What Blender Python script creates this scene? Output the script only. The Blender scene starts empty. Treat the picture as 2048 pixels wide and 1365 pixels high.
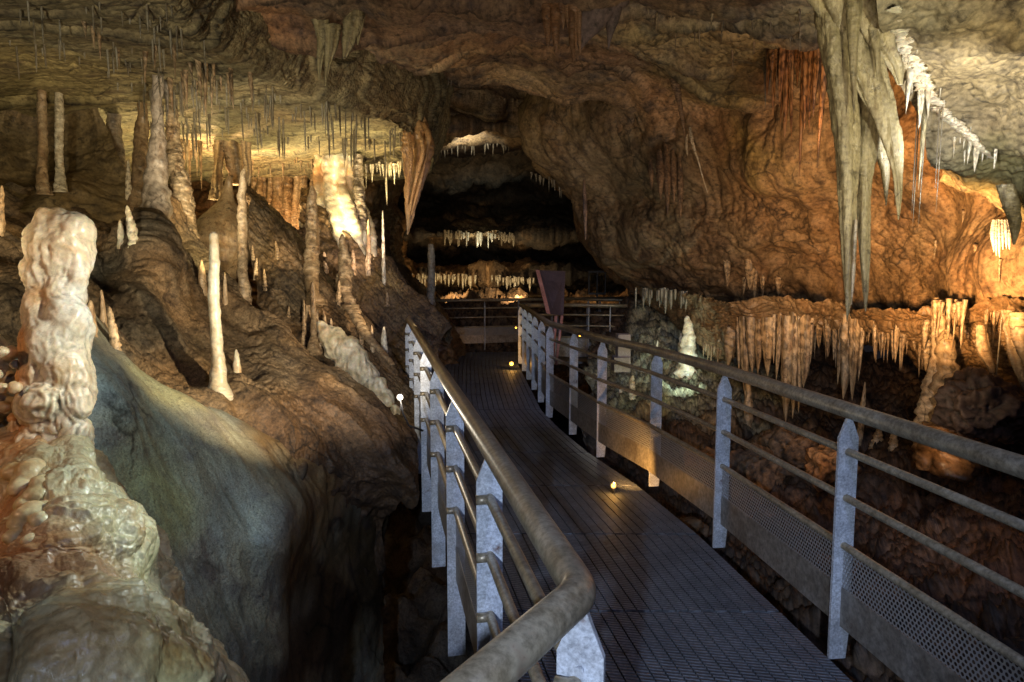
import bpy, bmesh, math, random
import numpy as np
from mathutils import Vector, Matrix
from mathutils.bvhtree import BVHTree

random.seed(7)
SC = bpy.context.scene
COL = SC.collection
R = math.radians
F = 1365.0
PITCH = math.atan(135.0 / F)
CAM = np.array([0.0, 0.0, 1.65])

# ------------------------------------------------------------------ camera
cd = bpy.data.cameras.new("camera"); cam = bpy.data.objects.new("camera", cd); COL.objects.link(cam)
cam.location = CAM; cam.rotation_euler = (math.pi / 2 - PITCH, 0, 0)
cd.sensor_width = 36; cd.lens = 36 * F / 2048; cd.clip_start = 0.05; cd.clip_end = 300
SC.camera = cam

def ray(px, py):
    a = (px - 1024) / F; b = (682.5 - py) / F
    c, s = math.cos(PITCH), math.sin(PITCH)
    return np.array([a, c + b * s, -s + b * c])
def W(px, py, Y):
    d = ray(px, py)
    return CAM + d * (Y / d[1])
def G(px, py, z=0.0):
    d = ray(px, py)
    return CAM + d * ((z - CAM[2]) / d[2])

# ------------------------------------------------------------------ numpy noise
_rng = np.random.RandomState(11)
_perm = _rng.permutation(4096).astype(np.int64)
_g = _rng.normal(size=(4096, 3)); _g /= np.linalg.norm(_g, axis=1)[:, None]
_u = _rng.rand(4096, 3)
def _h(i, j, k):
    return _perm[(_perm[(_perm[i & 4095] + j) & 4095] + k) & 4095]
def pn(P, seed=0):
    P = np.asarray(P, dtype=np.float64) + seed * 17.31
    I = np.floor(P).astype(np.int64); f = P - I
    u = f * f * f * (f * (f * 6 - 15) + 10)
    out = 0
    for dx in (0, 1):
        wx = u[:, 0] if dx else 1 - u[:, 0]
        for dy in (0, 1):
            wy = u[:, 1] if dy else 1 - u[:, 1]
            for dz in (0, 1):
                wz = u[:, 2] if dz else 1 - u[:, 2]
                g = _g[_h(I[:, 0] + dx, I[:, 1] + dy, I[:, 2] + dz)]
                d = (f[:, 0] - dx) * g[:, 0] + (f[:, 1] - dy) * g[:, 1] + (f[:, 2] - dz) * g[:, 2]
                out = out + wx * wy * wz * d
    return out * 1.6
def fbm(P, o=4, seed=0, gain=.5):
    s = 0; a = 1; P = np.asarray(P)
    for i in range(o):
        s = s + a * pn(P, seed + i); P = P * 2.03; a *= gain
    return s
def ridge(P, o=4, seed=0, gain=.5):
    s = 0; a = 1; P = np.asarray(P)
    for i in range(o):
        s = s + a * (1 - 2.2 * np.abs(pn(P, seed + i))); P = P * 2.07; a *= gain
    return s
def worley(P, seed=0):
    P = np.asarray(P, dtype=np.float64) + seed * 9.7
    I = np.floor(P).astype(np.int64); f = P - I
    f1 = np.full(len(P), 9.0); f2 = np.full(len(P), 9.0)
    for dx in (-1, 0, 1):
        for dy in (-1, 0, 1):
            for dz in (-1, 0, 1):
                c = _u[_h(I[:, 0] + dx, I[:, 1] + dy, I[:, 2] + dz)]
                d = np.sqrt((f[:, 0] - dx - c[:, 0])**2 + (f[:, 1] - dy - c[:, 1])**2 + (f[:, 2] - dz - c[:, 2])**2)
                nf1 = np.minimum(f1, d); f2 = np.minimum(np.maximum(f1, d), f2); f1 = nf1
    return f1, f2
def sm(x, a, b):
    t = np.clip((x - a) / (b - a), 0, 1); return t * t * (3 - 2 * t)

def S(*v): return np.array(v, dtype=np.float64)
# displacement styles : P (n,3) world -> signed offset in metres
def st_rock(P, k=1.0):
    w = P + 0.35 * np.stack([fbm(P * .9, 3, 5), fbm(P * .9, 3, 6), fbm(P * .9, 3, 7)], 1)
    f1, f2 = worley(w * S(1.1, 1.1, 1.7) / k)
    g1, g2 = worley(w * 4.5 / k, 2)
    msk = sm(fbm(P * .8, 2, 40), -.1, .4)
    return k * (.24 * fbm(P * .6 / k, 3, 1) + .09 * (.5 - f1) - .05 * (1 - sm(f2 - f1, 0, .07)) * msk + .03 * (.5 - g1) * (.4 + msk)
                + .05 * ridge(w * S(1.2, 1.2, 3.0) / k, 4, 12, .55) + .045 * fbm(w * 5 / k, 5, 3, .6))
def st_pit(P, k=1.0):
    f1, f2 = worley(P * 9)
    return k * (.2 * fbm(P * .8, 3, 1) + .05 * fbm(P * S(3, 3, 5), 4, 8, .6) + .03 * ridge(P * S(2, 2, 4), 4, 15) - .03 * sm(.35 - f1, 0, .2) * sm(fbm(P * 2, 2, 3), 0, .4))
def st_strata(P, k=1.0):
    w = P + .12 * np.stack([fbm(P * 1.1, 2, 5), fbm(P * 1.1, 2, 6), 0 * P[:, 0]], 1)
    lv = (w[:, 0] * .18 + w[:, 1] * .8 + fbm(P * S(.35, .7, 1), 3, 4) * 1.1) * 1.9
    fr = lv - np.floor(lv); amp = .5 + .8 * pn(np.stack([np.floor(lv) * 1.7, P[:, 0] * .3, P[:, 1] * 0], 1), 6)
    ter = (sm(fr, .0, .12) - fr) * amp
    f1, f2 = worley(w * S(1.6, 3.4, 3), 5); crk = 1 - sm(f2 - f1, 0, .06)
    return k * (.10 * fbm(P * .45, 2, 2) + .10 * ter + .03 * fbm(P * 1.8, 3, 8) - .03 * crk * sm(fbm(P * .8, 2, 9), -.1, .3) + .010 * ridge(P * S(3, 8, 6), 3, 9) + .008 * fbm(P * 14, 3, 3))
def st_flow(P, k=1.0):
    q = slopeq(P, .9)
    return k * (.09 * fbm(P * .8, 2, 1) + .05 * fbm(q * 1.6, 2, 12) + .010 * ridge(q * 5, 2, 13) + .004 * fbm(P * 9, 3, 2) + .0015 * fbm(P * 60, 2, 2))
def st_flow0(P, k=1.0):
    return k * (.10 * fbm(P * 1.2, 2, 1) + .02 * fbm(P * S(7, 7, 3), 2, 2) + .004 * fbm(P * 20, 2, 2))
DS = np.array([.74, -.25, -.62]); DS = DS / np.linalg.norm(DS)
def slopeq(P, k=.85): return P - k * (P @ DS)[:, None] * DS
def st_mud(P, k=1.0):
    Q = slopeq(P); q = Q + .08 * np.stack([fbm(P * 1.5, 2, 5), fbm(P * 1.5, 2, 6), fbm(P * 1.5, 2, 7)], 1)
    return k * (.14 * fbm(P * .7, 2, 4) + .09 * ridge(q * 1.7, 3, 14, .45) + .022 * fbm(P * 4, 3, 6) + .008 * fbm(P * 18, 4, 1, .65) + .02 * ridge(P * 6, 3, 17) * sm(fbm(P * .9, 2, 33), 0, .5))
def st_lump(P, k=1.0):
    w = P + .06 * np.stack([fbm(P * 4, 2, 5), fbm(P * 4, 2, 6), fbm(P * 4, 2, 7)], 1)
    f1, f2 = worley(w * S(6, 6, 8)); g1, g2 = worley(w * S(17, 17, 26), 3); h1, _ = worley(w * S(40, 40, 60), 6)
    m = sm(fbm(P * 2.2, 2, 9), -.35, .3)
    return k * (.12 * fbm(P * 1.6, 3, 1) + .055 * (.6 - f1) + (.006 + .018 * m) * (.6 - g1) + .006 * m * (.6 - h1) + .008 * ridge(w * S(10, 10, 5), 2, 27) + .003 * fbm(P * 50, 2, 2))
def st_rubble(P, k=1.0):
    w = P + .12 * np.stack([fbm(P * 2.5, 2, 5), fbm(P * 2.5, 2, 6), fbm(P * 2.5, 2, 7)], 1)
    f1, f2 = worley(w * 2.1); g1, g2 = worley(w * 6, 2); h1, _ = worley(w * 15, 3)
    st = fbm(w * S(1.6, 1.6, 2.2), 2, 15) * 4; st2 = fbm(w * S(4, 5, 5), 2, 16) * 3
    return k * (.10 * (np.floor(st) + sm(st - np.floor(st), .8, 1)) / 2 + .04 * (np.floor(st2) + sm(st2 - np.floor(st2), .7, 1)) + .045 * (.5 - h1) + .03 * ridge(P * 11, 3, 5) + .22 * fbm(P * .8, 3, 1) + .30 * (.55 - f1) * sm(f2 - f1, 0, .3) + .10 * (.5 - g1) + .05 * fbm(P * 9, 4, 3))

# ------------------------------------------------------------------ mesh helpers
def mesh_np(name, V, Fq, mat, parent=None, tint=None, smooth=True):
    me = bpy.data.meshes.new(name)
    V = np.asarray(V, dtype=np.float32); Fq = np.asarray(Fq, dtype=np.int32)
    n = Fq.shape[1]
    me.vertices.add(len(V)); me.vertices.foreach_set("co", V.ravel())
    me.loops.add(Fq.size); me.loops.foreach_set("vertex_index", Fq.ravel())
    me.polygons.add(len(Fq)); me.polygons.foreach_set("loop_start", np.arange(0, Fq.size, n, dtype=np.int32))
    me.polygons.foreach_set("use_smooth", np.full(len(Fq), smooth))
    me.update(calc_edges=True)
    a = me.color_attributes.new("tint", 'FLOAT_COLOR', 'POINT')
    t = np.ones((len(V), 4), dtype=np.float32)
    if tint is not None: t[:, :3] = tint
    a.data.foreach_set("color", t.ravel())
    if mat: me.materials.append(mat)
    o = bpy.data.objects.new(name, me); COL.objects.link(o)
    if parent: o.parent = parent
    return o
def grid_faces(nv, nu, wrap=False):
    i = np.arange(nv - 1)[:, None]; j = np.arange(nu if wrap else nu - 1)[None, :]
    a = i * nu + j; b = i * nu + (j + 1) % nu
    return np.stack([a, b, b + nu, a + nu], -1).reshape(-1, 4)
def crom(A, n, axis=0):
    A = np.moveaxis(A, axis, 0); m = len(A)
    t = np.linspace(0, m - 1, n); i = np.clip(np.floor(t).astype(int), 0, m - 2); f = (t - i)
    f = f.reshape((-1,) + (1,) * (A.ndim - 1))
    p0 = A[np.maximum(i - 1, 0)]; p1 = A[i]; p2 = A[i + 1]; p3 = A[np.minimum(i + 2, m - 1)]
    r = .5 * ((2 * p1) + (-p0 + p2) * f + (2 * p0 - 5 * p1 + 4 * p2 - p3) * f * f + (-p0 + 3 * p1 - 3 * p2 + p3) * f**3)
    return np.moveaxis(r, 0, axis)
def normals(V):
    du = np.gradient(V, axis=1); dv = np.gradient(V, axis=0)
    n = np.cross(du, dv); l = np.linalg.norm(n, axis=2, keepdims=True); n = n / np.maximum(l, 1e-9)
    d = (CAM - V); s = np.sign((n * d).sum(2, keepdims=True)); 
    g = np.sign(s.mean()) or 1
    return n * g
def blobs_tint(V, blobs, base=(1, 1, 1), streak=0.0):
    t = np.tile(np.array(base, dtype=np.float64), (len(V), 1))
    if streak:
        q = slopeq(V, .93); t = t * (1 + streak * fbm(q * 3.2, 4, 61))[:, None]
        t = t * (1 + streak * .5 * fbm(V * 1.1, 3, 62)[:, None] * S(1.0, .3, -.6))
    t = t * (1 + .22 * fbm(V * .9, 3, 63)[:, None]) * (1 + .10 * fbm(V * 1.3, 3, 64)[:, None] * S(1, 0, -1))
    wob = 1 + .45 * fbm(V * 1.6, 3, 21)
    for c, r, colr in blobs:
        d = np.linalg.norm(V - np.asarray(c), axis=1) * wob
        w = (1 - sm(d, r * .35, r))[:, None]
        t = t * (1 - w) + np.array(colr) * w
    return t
SURF = {}
def patch(name, rows, nu, nv, style, k, mat, blobs=(), base=(1, 1, 1), world=False, streak=0.0):
    """a rock sheet through rows of control points (pixel x, pixel y, distance) or world points"""
    A = np.array([[(p if world else W(*p)) for p in r] for r in rows], dtype=np.float64)
    V = crom(crom(A, nv, 0), nu, 1)
    n = normals(V)
    P = V.reshape(-1, 3)
    d = style(P, k)
    P = P + n.reshape(-1, 3) * d[:, None]
    o = mesh_np(name, P, grid_faces(nv, nu), mat, tint=np.clip(blobs_tint(P, blobs, base, streak), .02, 6))
    o["kind"] = "structure"
    Pg = P.reshape(nv, nu, 3)[::3, ::3]
    SURF[o.name] = BVHTree.FromPolygons(Pg.reshape(-1, 3).tolist(), grid_faces(Pg.shape[0], Pg.shape[1]).tolist())
    return o
def hit(px, py, names):
    d = Vector(ray(px, py)).normalized(); best = None
    for nme in names:
        loc, nn, idx, dist = SURF[nme].ray_cast(Vector(CAM), d, 60)
        if loc is not None and (best is None or dist < best[1]): best = (loc, dist)
    return best[0] if best else None

# ------------------------------------------------------------------ materials
def newmat(name):
    m = bpy.data.materials.new(name); m.use_nodes = True
    nt = m.node_tree; b = nt.nodes["Principled BSDF"]
    return m, nt, b
def ramp(nt, fac, stops):
    r = nt.nodes.new('ShaderNodeValToRGB'); e = r.color_ramp.elements
    while len(e) < len(stops): e.new(.5)
    for i, (p, c) in enumerate(stops):
        e[i].position = p; e[i].color = (*c, 1)
    nt.links.new(fac, r.inputs[0]); return r.outputs[0]
def noise(nt, vec, scale, detail=6, rough=.55, dist=0.0):
    n = nt.nodes.new('ShaderNodeTexNoise'); n.inputs['Scale'].default_value = scale
    n.inputs['Detail'].default_value = detail; n.inputs['Roughness'].default_value = rough
    n.inputs['Distortion'].default_value = dist
    nt.links.new(vec, n.inputs['Vector']); return n.outputs['Fac']
def mixc(nt, fac, a, b, mode='MIX'):
    m = nt.nodes.new('ShaderNodeMix'); m.data_type = 'RGBA'; m.blend_type = mode
    for s, v in ((m.inputs[0], fac), (m.inputs[6], a), (m.inputs[7], b)):
        if hasattr(v, 'links') or hasattr(v, 'is_linked'): nt.links.new(v, s)
        elif isinstance(v, (int, float)): s.default_value = v
        else: s.default_value = (*v, 1)
    return m.outputs[2]
def mth(nt, op, a, b=None, c=None):
    m = nt.nodes.new('ShaderNodeMath'); m.operation = op
    for i, v in enumerate((a, b, c)):
        if v is None: continue
        if isinstance(v, (int, float)): m.inputs[i].default_value = v
        else: nt.links.new(v, m.inputs[i])
    return m.outputs[0]
def rock_mat(name, c1, c2, c3, vary=0.0, scale=1.0, stretch=(1, 1, 1), bump=.5, bdist=.03, rough=(.55, .9), wet=.5, crev=.7, sss=0, fine=1.0, dark=.35):
    """c1 main, c2 second, c3 stain"""
    m, nt, b = newmat(name)
    g = nt.nodes.new('ShaderNodeNewGeometry')
    mp = nt.nodes.new('ShaderNodeMapping'); mp.inputs['Scale'].default_value = stretch
    nt.links.new(g.outputs['Position'], mp.inputs['Vector']); v = mp.outputs[0]
    vp = g.outputs['Position']
    n1 = noise(nt, v, 1.1 * scale, 5, .6, .6); n2 = noise(nt, v, 4.5 * scale, 6, .65, .3); n3 = noise(nt, vp, 28 * fine, 5, .7)
    col = ramp(nt, n1, [(.36, c1), (.52, c2), (.66, c1)])
    col = mixc(nt, ramp(nt, n2, [(.5, (0, 0, 0)), (.68, (1, 1, 1))]), col, c3)
    col = mixc(nt, .85, col, ramp(nt, n3, [(.3, (dark,) * 3), (.55, (1, 1, 1)), (.75, (1.25,) * 3)]), 'MULTIPLY')
    if not sss:
        nd = nt.nodes.new('ShaderNodeTexNoise'); nd.inputs['Scale'].default_value = 1.7; nd.inputs['Detail'].default_value = 5; nt.links.new(vp, nd.inputs['Vector'])
        va = nt.nodes.new('ShaderNodeVectorMath'); va.operation = 'MULTIPLY_ADD'; nt.links.new(nd.outputs['Color'], va.inputs[0]); va.inputs[1].default_value = (.9, .9, .9); nt.links.new(v, va.inputs[2])
        ve = nt.nodes.new('ShaderNodeTexVoronoi'); ve.feature = 'DISTANCE_TO_EDGE'; ve.inputs['Scale'].default_value = 1.6 * scale; nt.links.new(va.outputs[0], ve.inputs['Vector'])
        cr = ramp(nt, ve.outputs['Distance'], [(.0, (0, 0, 0)), (.035, (1, 1, 1))]); mk = ramp(nt, noise(nt, vp, 1.3, 3, .5), [(.48, (1, 1, 1)), (.58, (0, 0, 0))])
        col = mixc(nt, .75, col, mixc(nt, mk, cr, (1, 1, 1)), 'MULTIPLY')
        pit = ramp(nt, noise(nt, vp, 11 * fine, 7, .75, .4), [(.36, (.25,) * 3), (.45, (1, 1, 1)), (.62, (1, 1, 1)), (.72, (1.35,) * 3)])
        col = mixc(nt, .8, col, pit, 'MULTIPLY')
    pt = ramp(nt, g.outputs['Pointiness'], [(.44, (1 - crev,) * 3), (.5, (1, 1, 1)), (.56, (1.35,) * 3)])  # crevices darkened, ridges lightened: dirt plus shading painted into the colour
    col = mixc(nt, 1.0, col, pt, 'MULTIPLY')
    at = nt.nodes.new('ShaderNodeAttribute'); at.attribute_name = "tint"
    col = mixc(nt, 1.0, col, at.outputs['Color'], 'MULTIPLY')
    if vary:
        oi = nt.nodes.new('ShaderNodeObjectInfo'); col = mixc(nt, 1.0, col, ramp(nt, oi.outputs['Random'], [(0, (1 - vary, 1 - vary * 1.15, 1 - vary * 1.3)), (.5, (1, .97, .94)), (1, (1.08, 1.08, 1.1))]), 'MULTIPLY')
    nt.links.new(col, b.inputs['Base Color'])
    vr = nt.nodes.new('ShaderNodeTexVoronoi'); vr.feature = 'F1'; vr.inputs['Scale'].default_value = 16 * fine
    nt.links.new(v, vr.inputs['Vector'])
    h = mth(nt, 'ADD', mth(nt, 'MULTIPLY', n2, .8), mth(nt, 'ADD', mth(nt, 'MULTIPLY', n3, .5), mth(nt, 'MULTIPLY', vr.outputs['Distance'], -.35)))
    bp = nt.nodes.new('ShaderNodeBump'); bp.inputs['Strength'].default_value = bump; bp.inputs['Distance'].default_value = bdist
    nt.links.new(h, bp.inputs['Height']); nt.links.new(bp.outputs[0], b.inputs['Normal'])
    rr = nt.nodes.new('ShaderNodeMapRange'); nt.links.new(n2, rr.inputs[0])
    rr.inputs[1].default_value = .35; rr.inputs[2].default_value = .65; rr.inputs[3].default_value = rough[0]; rr.inputs[4].default_value = rough[1]
    nt.links.new(rr.outputs[0], b.inputs['Roughness'])
    b.inputs['Specular IOR Level'].default_value = wet
    if sss:
        b.inputs['Subsurface Weight'].default_value = sss
        b.inputs['Coat Weight'].default_value = .22; b.inputs['Coat Roughness'].default_value = .22
        b.inputs['Subsurface Radius'].default_value = (.03, .015, .008); b.inputs['Subsurface Scale'].default_value = 1.0
    return m

M = {}
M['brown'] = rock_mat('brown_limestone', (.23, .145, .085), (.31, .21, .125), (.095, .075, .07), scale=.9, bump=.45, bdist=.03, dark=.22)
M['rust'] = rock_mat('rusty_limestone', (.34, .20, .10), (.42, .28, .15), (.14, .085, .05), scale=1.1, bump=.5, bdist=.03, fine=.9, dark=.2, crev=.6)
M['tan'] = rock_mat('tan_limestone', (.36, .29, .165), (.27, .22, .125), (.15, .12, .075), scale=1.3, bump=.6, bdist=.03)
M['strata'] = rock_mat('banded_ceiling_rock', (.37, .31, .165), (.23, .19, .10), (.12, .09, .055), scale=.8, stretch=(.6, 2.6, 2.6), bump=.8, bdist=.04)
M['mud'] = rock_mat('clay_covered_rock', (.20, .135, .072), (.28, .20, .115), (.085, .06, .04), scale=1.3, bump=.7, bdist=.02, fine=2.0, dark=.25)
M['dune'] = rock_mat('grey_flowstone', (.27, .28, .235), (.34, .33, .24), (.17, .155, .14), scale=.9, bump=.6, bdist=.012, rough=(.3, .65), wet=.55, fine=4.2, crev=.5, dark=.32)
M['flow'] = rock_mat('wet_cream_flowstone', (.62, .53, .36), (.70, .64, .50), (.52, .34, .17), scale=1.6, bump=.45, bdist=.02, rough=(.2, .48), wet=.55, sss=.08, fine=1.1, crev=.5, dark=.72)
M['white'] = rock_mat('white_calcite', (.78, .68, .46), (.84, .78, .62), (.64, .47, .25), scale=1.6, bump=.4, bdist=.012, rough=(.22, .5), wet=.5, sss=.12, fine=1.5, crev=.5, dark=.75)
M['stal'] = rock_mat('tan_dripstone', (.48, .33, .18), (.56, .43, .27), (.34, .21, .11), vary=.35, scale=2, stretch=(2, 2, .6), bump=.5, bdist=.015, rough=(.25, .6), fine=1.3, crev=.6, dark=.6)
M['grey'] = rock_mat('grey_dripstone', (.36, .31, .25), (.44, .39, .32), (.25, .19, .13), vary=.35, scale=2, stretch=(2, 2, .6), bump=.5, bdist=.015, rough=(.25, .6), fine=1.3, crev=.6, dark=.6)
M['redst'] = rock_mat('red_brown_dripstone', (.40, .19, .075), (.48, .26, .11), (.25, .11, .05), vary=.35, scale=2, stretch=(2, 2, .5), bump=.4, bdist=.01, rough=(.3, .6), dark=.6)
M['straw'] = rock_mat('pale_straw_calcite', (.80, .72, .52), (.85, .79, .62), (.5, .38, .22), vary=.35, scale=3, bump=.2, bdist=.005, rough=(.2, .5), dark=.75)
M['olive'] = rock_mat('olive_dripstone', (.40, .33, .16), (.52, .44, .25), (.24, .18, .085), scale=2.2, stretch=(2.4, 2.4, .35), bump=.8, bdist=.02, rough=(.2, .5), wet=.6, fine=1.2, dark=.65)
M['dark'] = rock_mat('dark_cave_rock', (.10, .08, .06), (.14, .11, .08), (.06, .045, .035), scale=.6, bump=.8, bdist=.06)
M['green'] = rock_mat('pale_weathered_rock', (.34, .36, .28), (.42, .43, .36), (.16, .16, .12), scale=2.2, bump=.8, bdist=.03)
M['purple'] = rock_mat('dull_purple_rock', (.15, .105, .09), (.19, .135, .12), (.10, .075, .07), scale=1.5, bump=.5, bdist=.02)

def metal_mat(name, c1, c2, rough=(.35, .6), metallic=.75, scale=20, rust=0, bump=.1):
    m, nt, b = newmat(name)
    tc = nt.nodes.new('ShaderNodeNewGeometry'); v = tc.outputs['Position']
    n = noise(nt, v, scale, 5, .6); n2 = noise(nt, v, scale * 4, 4, .7)
    col = ramp(nt, n, [(.35, c1), (.65, c2)])
    n5 = noise(nt, v, 3.2, 5, .7)
    col = mixc(nt, .9, col, ramp(nt, n2, [(.3, (.5,) * 3), (.62, (1.15,) * 3)]), 'MULTIPLY')
    col = mixc(nt, .8, col, ramp(nt, n5, [(.35, (.6, .55, .5)), (.55, (1, 1, 1))]), 'MULTIPLY')
    if rust:
        n3 = noise(nt, v, 7, 7, .7)
        col = mixc(nt, ramp(nt, n3, [(.66 - rust * .15, (0, 0, 0)), (.74, (1, 1, 1))]), col, (.12, .045, .02))
    nt.links.new(col, b.inputs['Base Color']); b.inputs['Metallic'].default_value = metallic
    rr = nt.nodes.new('ShaderNodeMapRange'); nt.links.new(n, rr.inputs[0]); rr.inputs[3].default_value = rough[0]; rr.inputs[4].default_value = rough[1]
    nt.links.new(rr.outputs[0], b.inputs['Roughness'])
    bp = nt.nodes.new('ShaderNodeBump'); bp.inputs['Strength'].default_value = bump; bp.inputs['Distance'].default_value = .003
    nt.links.new(n2, bp.inputs['Height']); nt.links.new(bp.outputs[0], b.inputs['Normal'])
    return m
M['galv'] = metal_mat('galvanised_steel', (.50, .53, .58), (.66, .69, .74), metallic=.25, scale=26, rust=.32)
M['pipe'] = metal_mat('worn_steel_pipe', (.32, .26, .17), (.42, .36, .26), metallic=.45, rough=(.3, .5), scale=14, rust=.35)
M['plate'] = metal_mat('toe_plate_steel', (.27, .24, .20), (.36, .33, .29), metallic=.5, rough=(.35, .6), scale=9, rust=.2)
M['deckm'] = metal_mat('deck_steel', (.20, .21, .24), (.30, .31, .34), metallic=.45, rough=(.4, .65), scale=12, rust=.2)
M['black'] = metal_mat('black_paint', (.02, .02, .022), (.035, .033, .035), metallic=.2)
M['signpanel'] = metal_mat('dark_sign_panel', (.07, .05, .055), (.10, .07, .07), metallic=0, rough=(.5, .7))
M['signedge'] = metal_mat('varnished_red_wood', (.55, .24, .17), (.62, .30, .22), metallic=0, rough=(.3, .5))
M['concrete'] = metal_mat('grey_board', (.30, .27, .25), (.36, .33, .31), metallic=0, rough=(.6, .8))

def perforated():
    m, nt, b = newmat('perforated_steel')
    at = nt.nodes.new('ShaderNodeUVMap'); sp = nt.nodes.new('ShaderNodeSeparateXYZ'); nt.links.new(at.outputs[0], sp.inputs[0])
    p = .021
    def cell(ox, oy):
        x = mth(nt, 'SUBTRACT', mth(nt, 'FRACT', mth(nt, 'ADD', mth(nt, 'DIVIDE', sp.outputs[0], p), ox)), .5)
        y = mth(nt, 'SUBTRACT', mth(nt, 'FRACT', mth(nt, 'ADD', mth(nt, 'DIVIDE', sp.outputs[1], p * 1.6), oy)), .5)
        y = mth(nt, 'MULTIPLY', y, 1.6)
        return mth(nt, 'SQRT', mth(nt, 'ADD', mth(nt, 'MULTIPLY', x, x), mth(nt, 'MULTIPLY', y, y)))
    d = mth(nt, 'MINIMUM', cell(0, 0), cell(.5, .5))
    hole = mth(nt, 'LESS_THAN', d, .31)
    b.inputs['Base Color'].default_value = (.34, .33, .32, 1); b.inputs['Metallic'].default_value = .4; b.inputs['Roughness'].default_value = .5
    tr = nt.nodes.new('ShaderNodeBsdfTransparent'); mx = nt.nodes.new('ShaderNodeMixShader')
    nt.links.new(hole, mx.inputs[0]); nt.links.new(b.outputs[0], mx.inputs[1]); nt.links.new(tr.outputs[0], mx.inputs[2])
    nt.links.new(mx.outputs[0], nt.nodes['Material Output'].inputs[0])
    return m
M['perf'] = perforated()
def emis(name, c, s):
    m, nt, b = newmat(name); b.inputs['Base Color'].default_value = (*c, 1)
    b.inputs['Emission Color'].default_value = (*c, 1); b.inputs['Emission Strength'].default_value = s
    return m
M['glow_w'] = emis('lit_white_lens', (1, .97, .85), 60); M['glow_y'] = emis('lit_amber_lens', (1, .46, .05), 9)
def glassm():
    m, nt, b = newmat('display_glass'); b.inputs['Transmission Weight'].default_value = 1; b.inputs['Roughness'].default_value = .02
    b.inputs['IOR'].default_value = 1.1; b.inputs['Base Color'].default_value = (.9, .92, .9, 1); return m
M['glass'] = glassm()

# ------------------------------------------------------------------ tagging
def tag(o, label, cat, group=None, kind=None):
    if label: o["label"] = label
    if cat: o["category"] = cat
    if group: o["group"] = group
    if kind: o["kind"] = kind
    return o
def empty(name, loc=(0, 0, 0), rz=0):
    o = bpy.data.objects.new(name, None); COL.objects.link(o); o.location = loc; o.rotation_euler = (0, 0, rz)
    o.empty_display_size = .1; return o

# ------------------------------------------------------------------ THE CAVE SURFACES
def rowsY(pxs, table):
    """table rows: (py list or number, Y list or number)"""
    out = []
    for py, Y in table:
        out.append([(px, py[i] if hasattr(py, '__len__') else py, Y[i] if hasattr(Y, '__len__') else Y) for i, px in enumerate(pxs)])
    return out

# low flat ceiling on the left (world points)
xr = {2.5: -1.7, 3.6: -1.95, 4.6: -2.15, 5.3: -2.3, 6.4: -2.16, 7.1: -1.99, 8.5: -1.3, 9.6: -1.15, 10.6: -1.25, 11.6: -1.5}
rows = []
for Y, x in xr.items():
    z = 3.45 if Y < 8 else 3.45 - .05 * (Y - 8)
    rows.append([(-11, Y, z - .35), (-8, Y, z - .25), (-6, Y, z - .12), (-4.5, Y, z), (-3.4, Y, z), (x - .25, Y, z), (x, Y, z + .05), (x + .2, Y, z + .5), (x + .3, Y + .2, z + 1.4)])
rows.append([(p[0], p[1] + .3, p[2] + .7) for p in rows[-1]])
patch('cave_ceiling_left', rows, 520, 460, st_strata, 1.0, M['strata'], world=True,
      blobs=[((-4.5, 6.5, 3.4), 1.6, (1.25, 1.2, 1.0)), ((-3, 5, 3.4), 1.2, (.75, .72, .7))])

# high brown ceiling
cols = [250, 400, 550, 700, 850, 1000, 1150, 1300, 1450, 1600, 1750]
T = [(-420, 3.0), (-150, 4.2), (0, 5.4), (70, [6.5, 6.5, 6.5, 6.8, 7, 7, 7, 6.8, 6.6, 6.4, 6.2]),
     (120, [8, 8, 8, 8, 8.4, 8.5, 8.5, 7.6, 7.2, 7, 6.6]),
     ([150, 150, 160, 165, 150, 145, 160, 160, 160, 160, 160], [9, 9, 9, 9, 9.6, 10, 9.5, 8.4, 7.9, 7.4, 7]),
     ([150, 150, 175, 190, 170, 158, 175, 185, 190, 180, 180], [10, 10, 10, 10, 12, 12.5, 11, 9, 8.6, 8, 7.5]),
     ([160, 160, 200, 210, 185, 185, 215, 240, 235, 220, 200], [11, 11, 11, 11, 13.5, 14, 12, 9.5, 9, 8.4, 8]),
     ([180, 180, 230, 245, 240, 245, 260, 300, 290, 250, 220], [12, 12, 12, 12, 13.6, 14.2, 12.5, 10.2, 9.6, 9, 8.6]),
     ([200, 200, 260, 265, 262, 262, 300, 330, 320, 280, 240], [13, 13, 13, 13, 14, 14.5, 13.2, 12, 11, 10, 9]),
     ([220, 220, 270, 285, 292, 300, 345, 370, 370, 330, 300], [15, 15, 15, 15, 18, 18.5, 16, 15, 13, 12, 11])]
def st_ceil(P, k=1.0):
    w = P + .25 * np.stack([fbm(P * .8, 2, 5), fbm(P * .8, 2, 6), fbm(P * .8, 2, 7)], 1)
    f1, f2 = worley(w * S(.9, 1.5, 1.5), 3); g1, _ = worley(w * S(3, 4.5, 4), 4); m = sm(fbm(P * .6, 2, 50), -.1, .4)
    lv = (w[:, 1] * .7 + w[:, 2] * 1.4 + w[:, 0] * .15) * 1.5; fr = lv - np.floor(lv)
    return k * (.28 * fbm(P * .5, 3, 1) + .16 * (.5 - f1) + .07 * (sm(fr, 0, .15) - fr) + .05 * (.5 - g1) * m + .025 * ridge(w * 2.2, 3, 14) * m + .018 * fbm(P * 8, 4, 3, .6))
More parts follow.
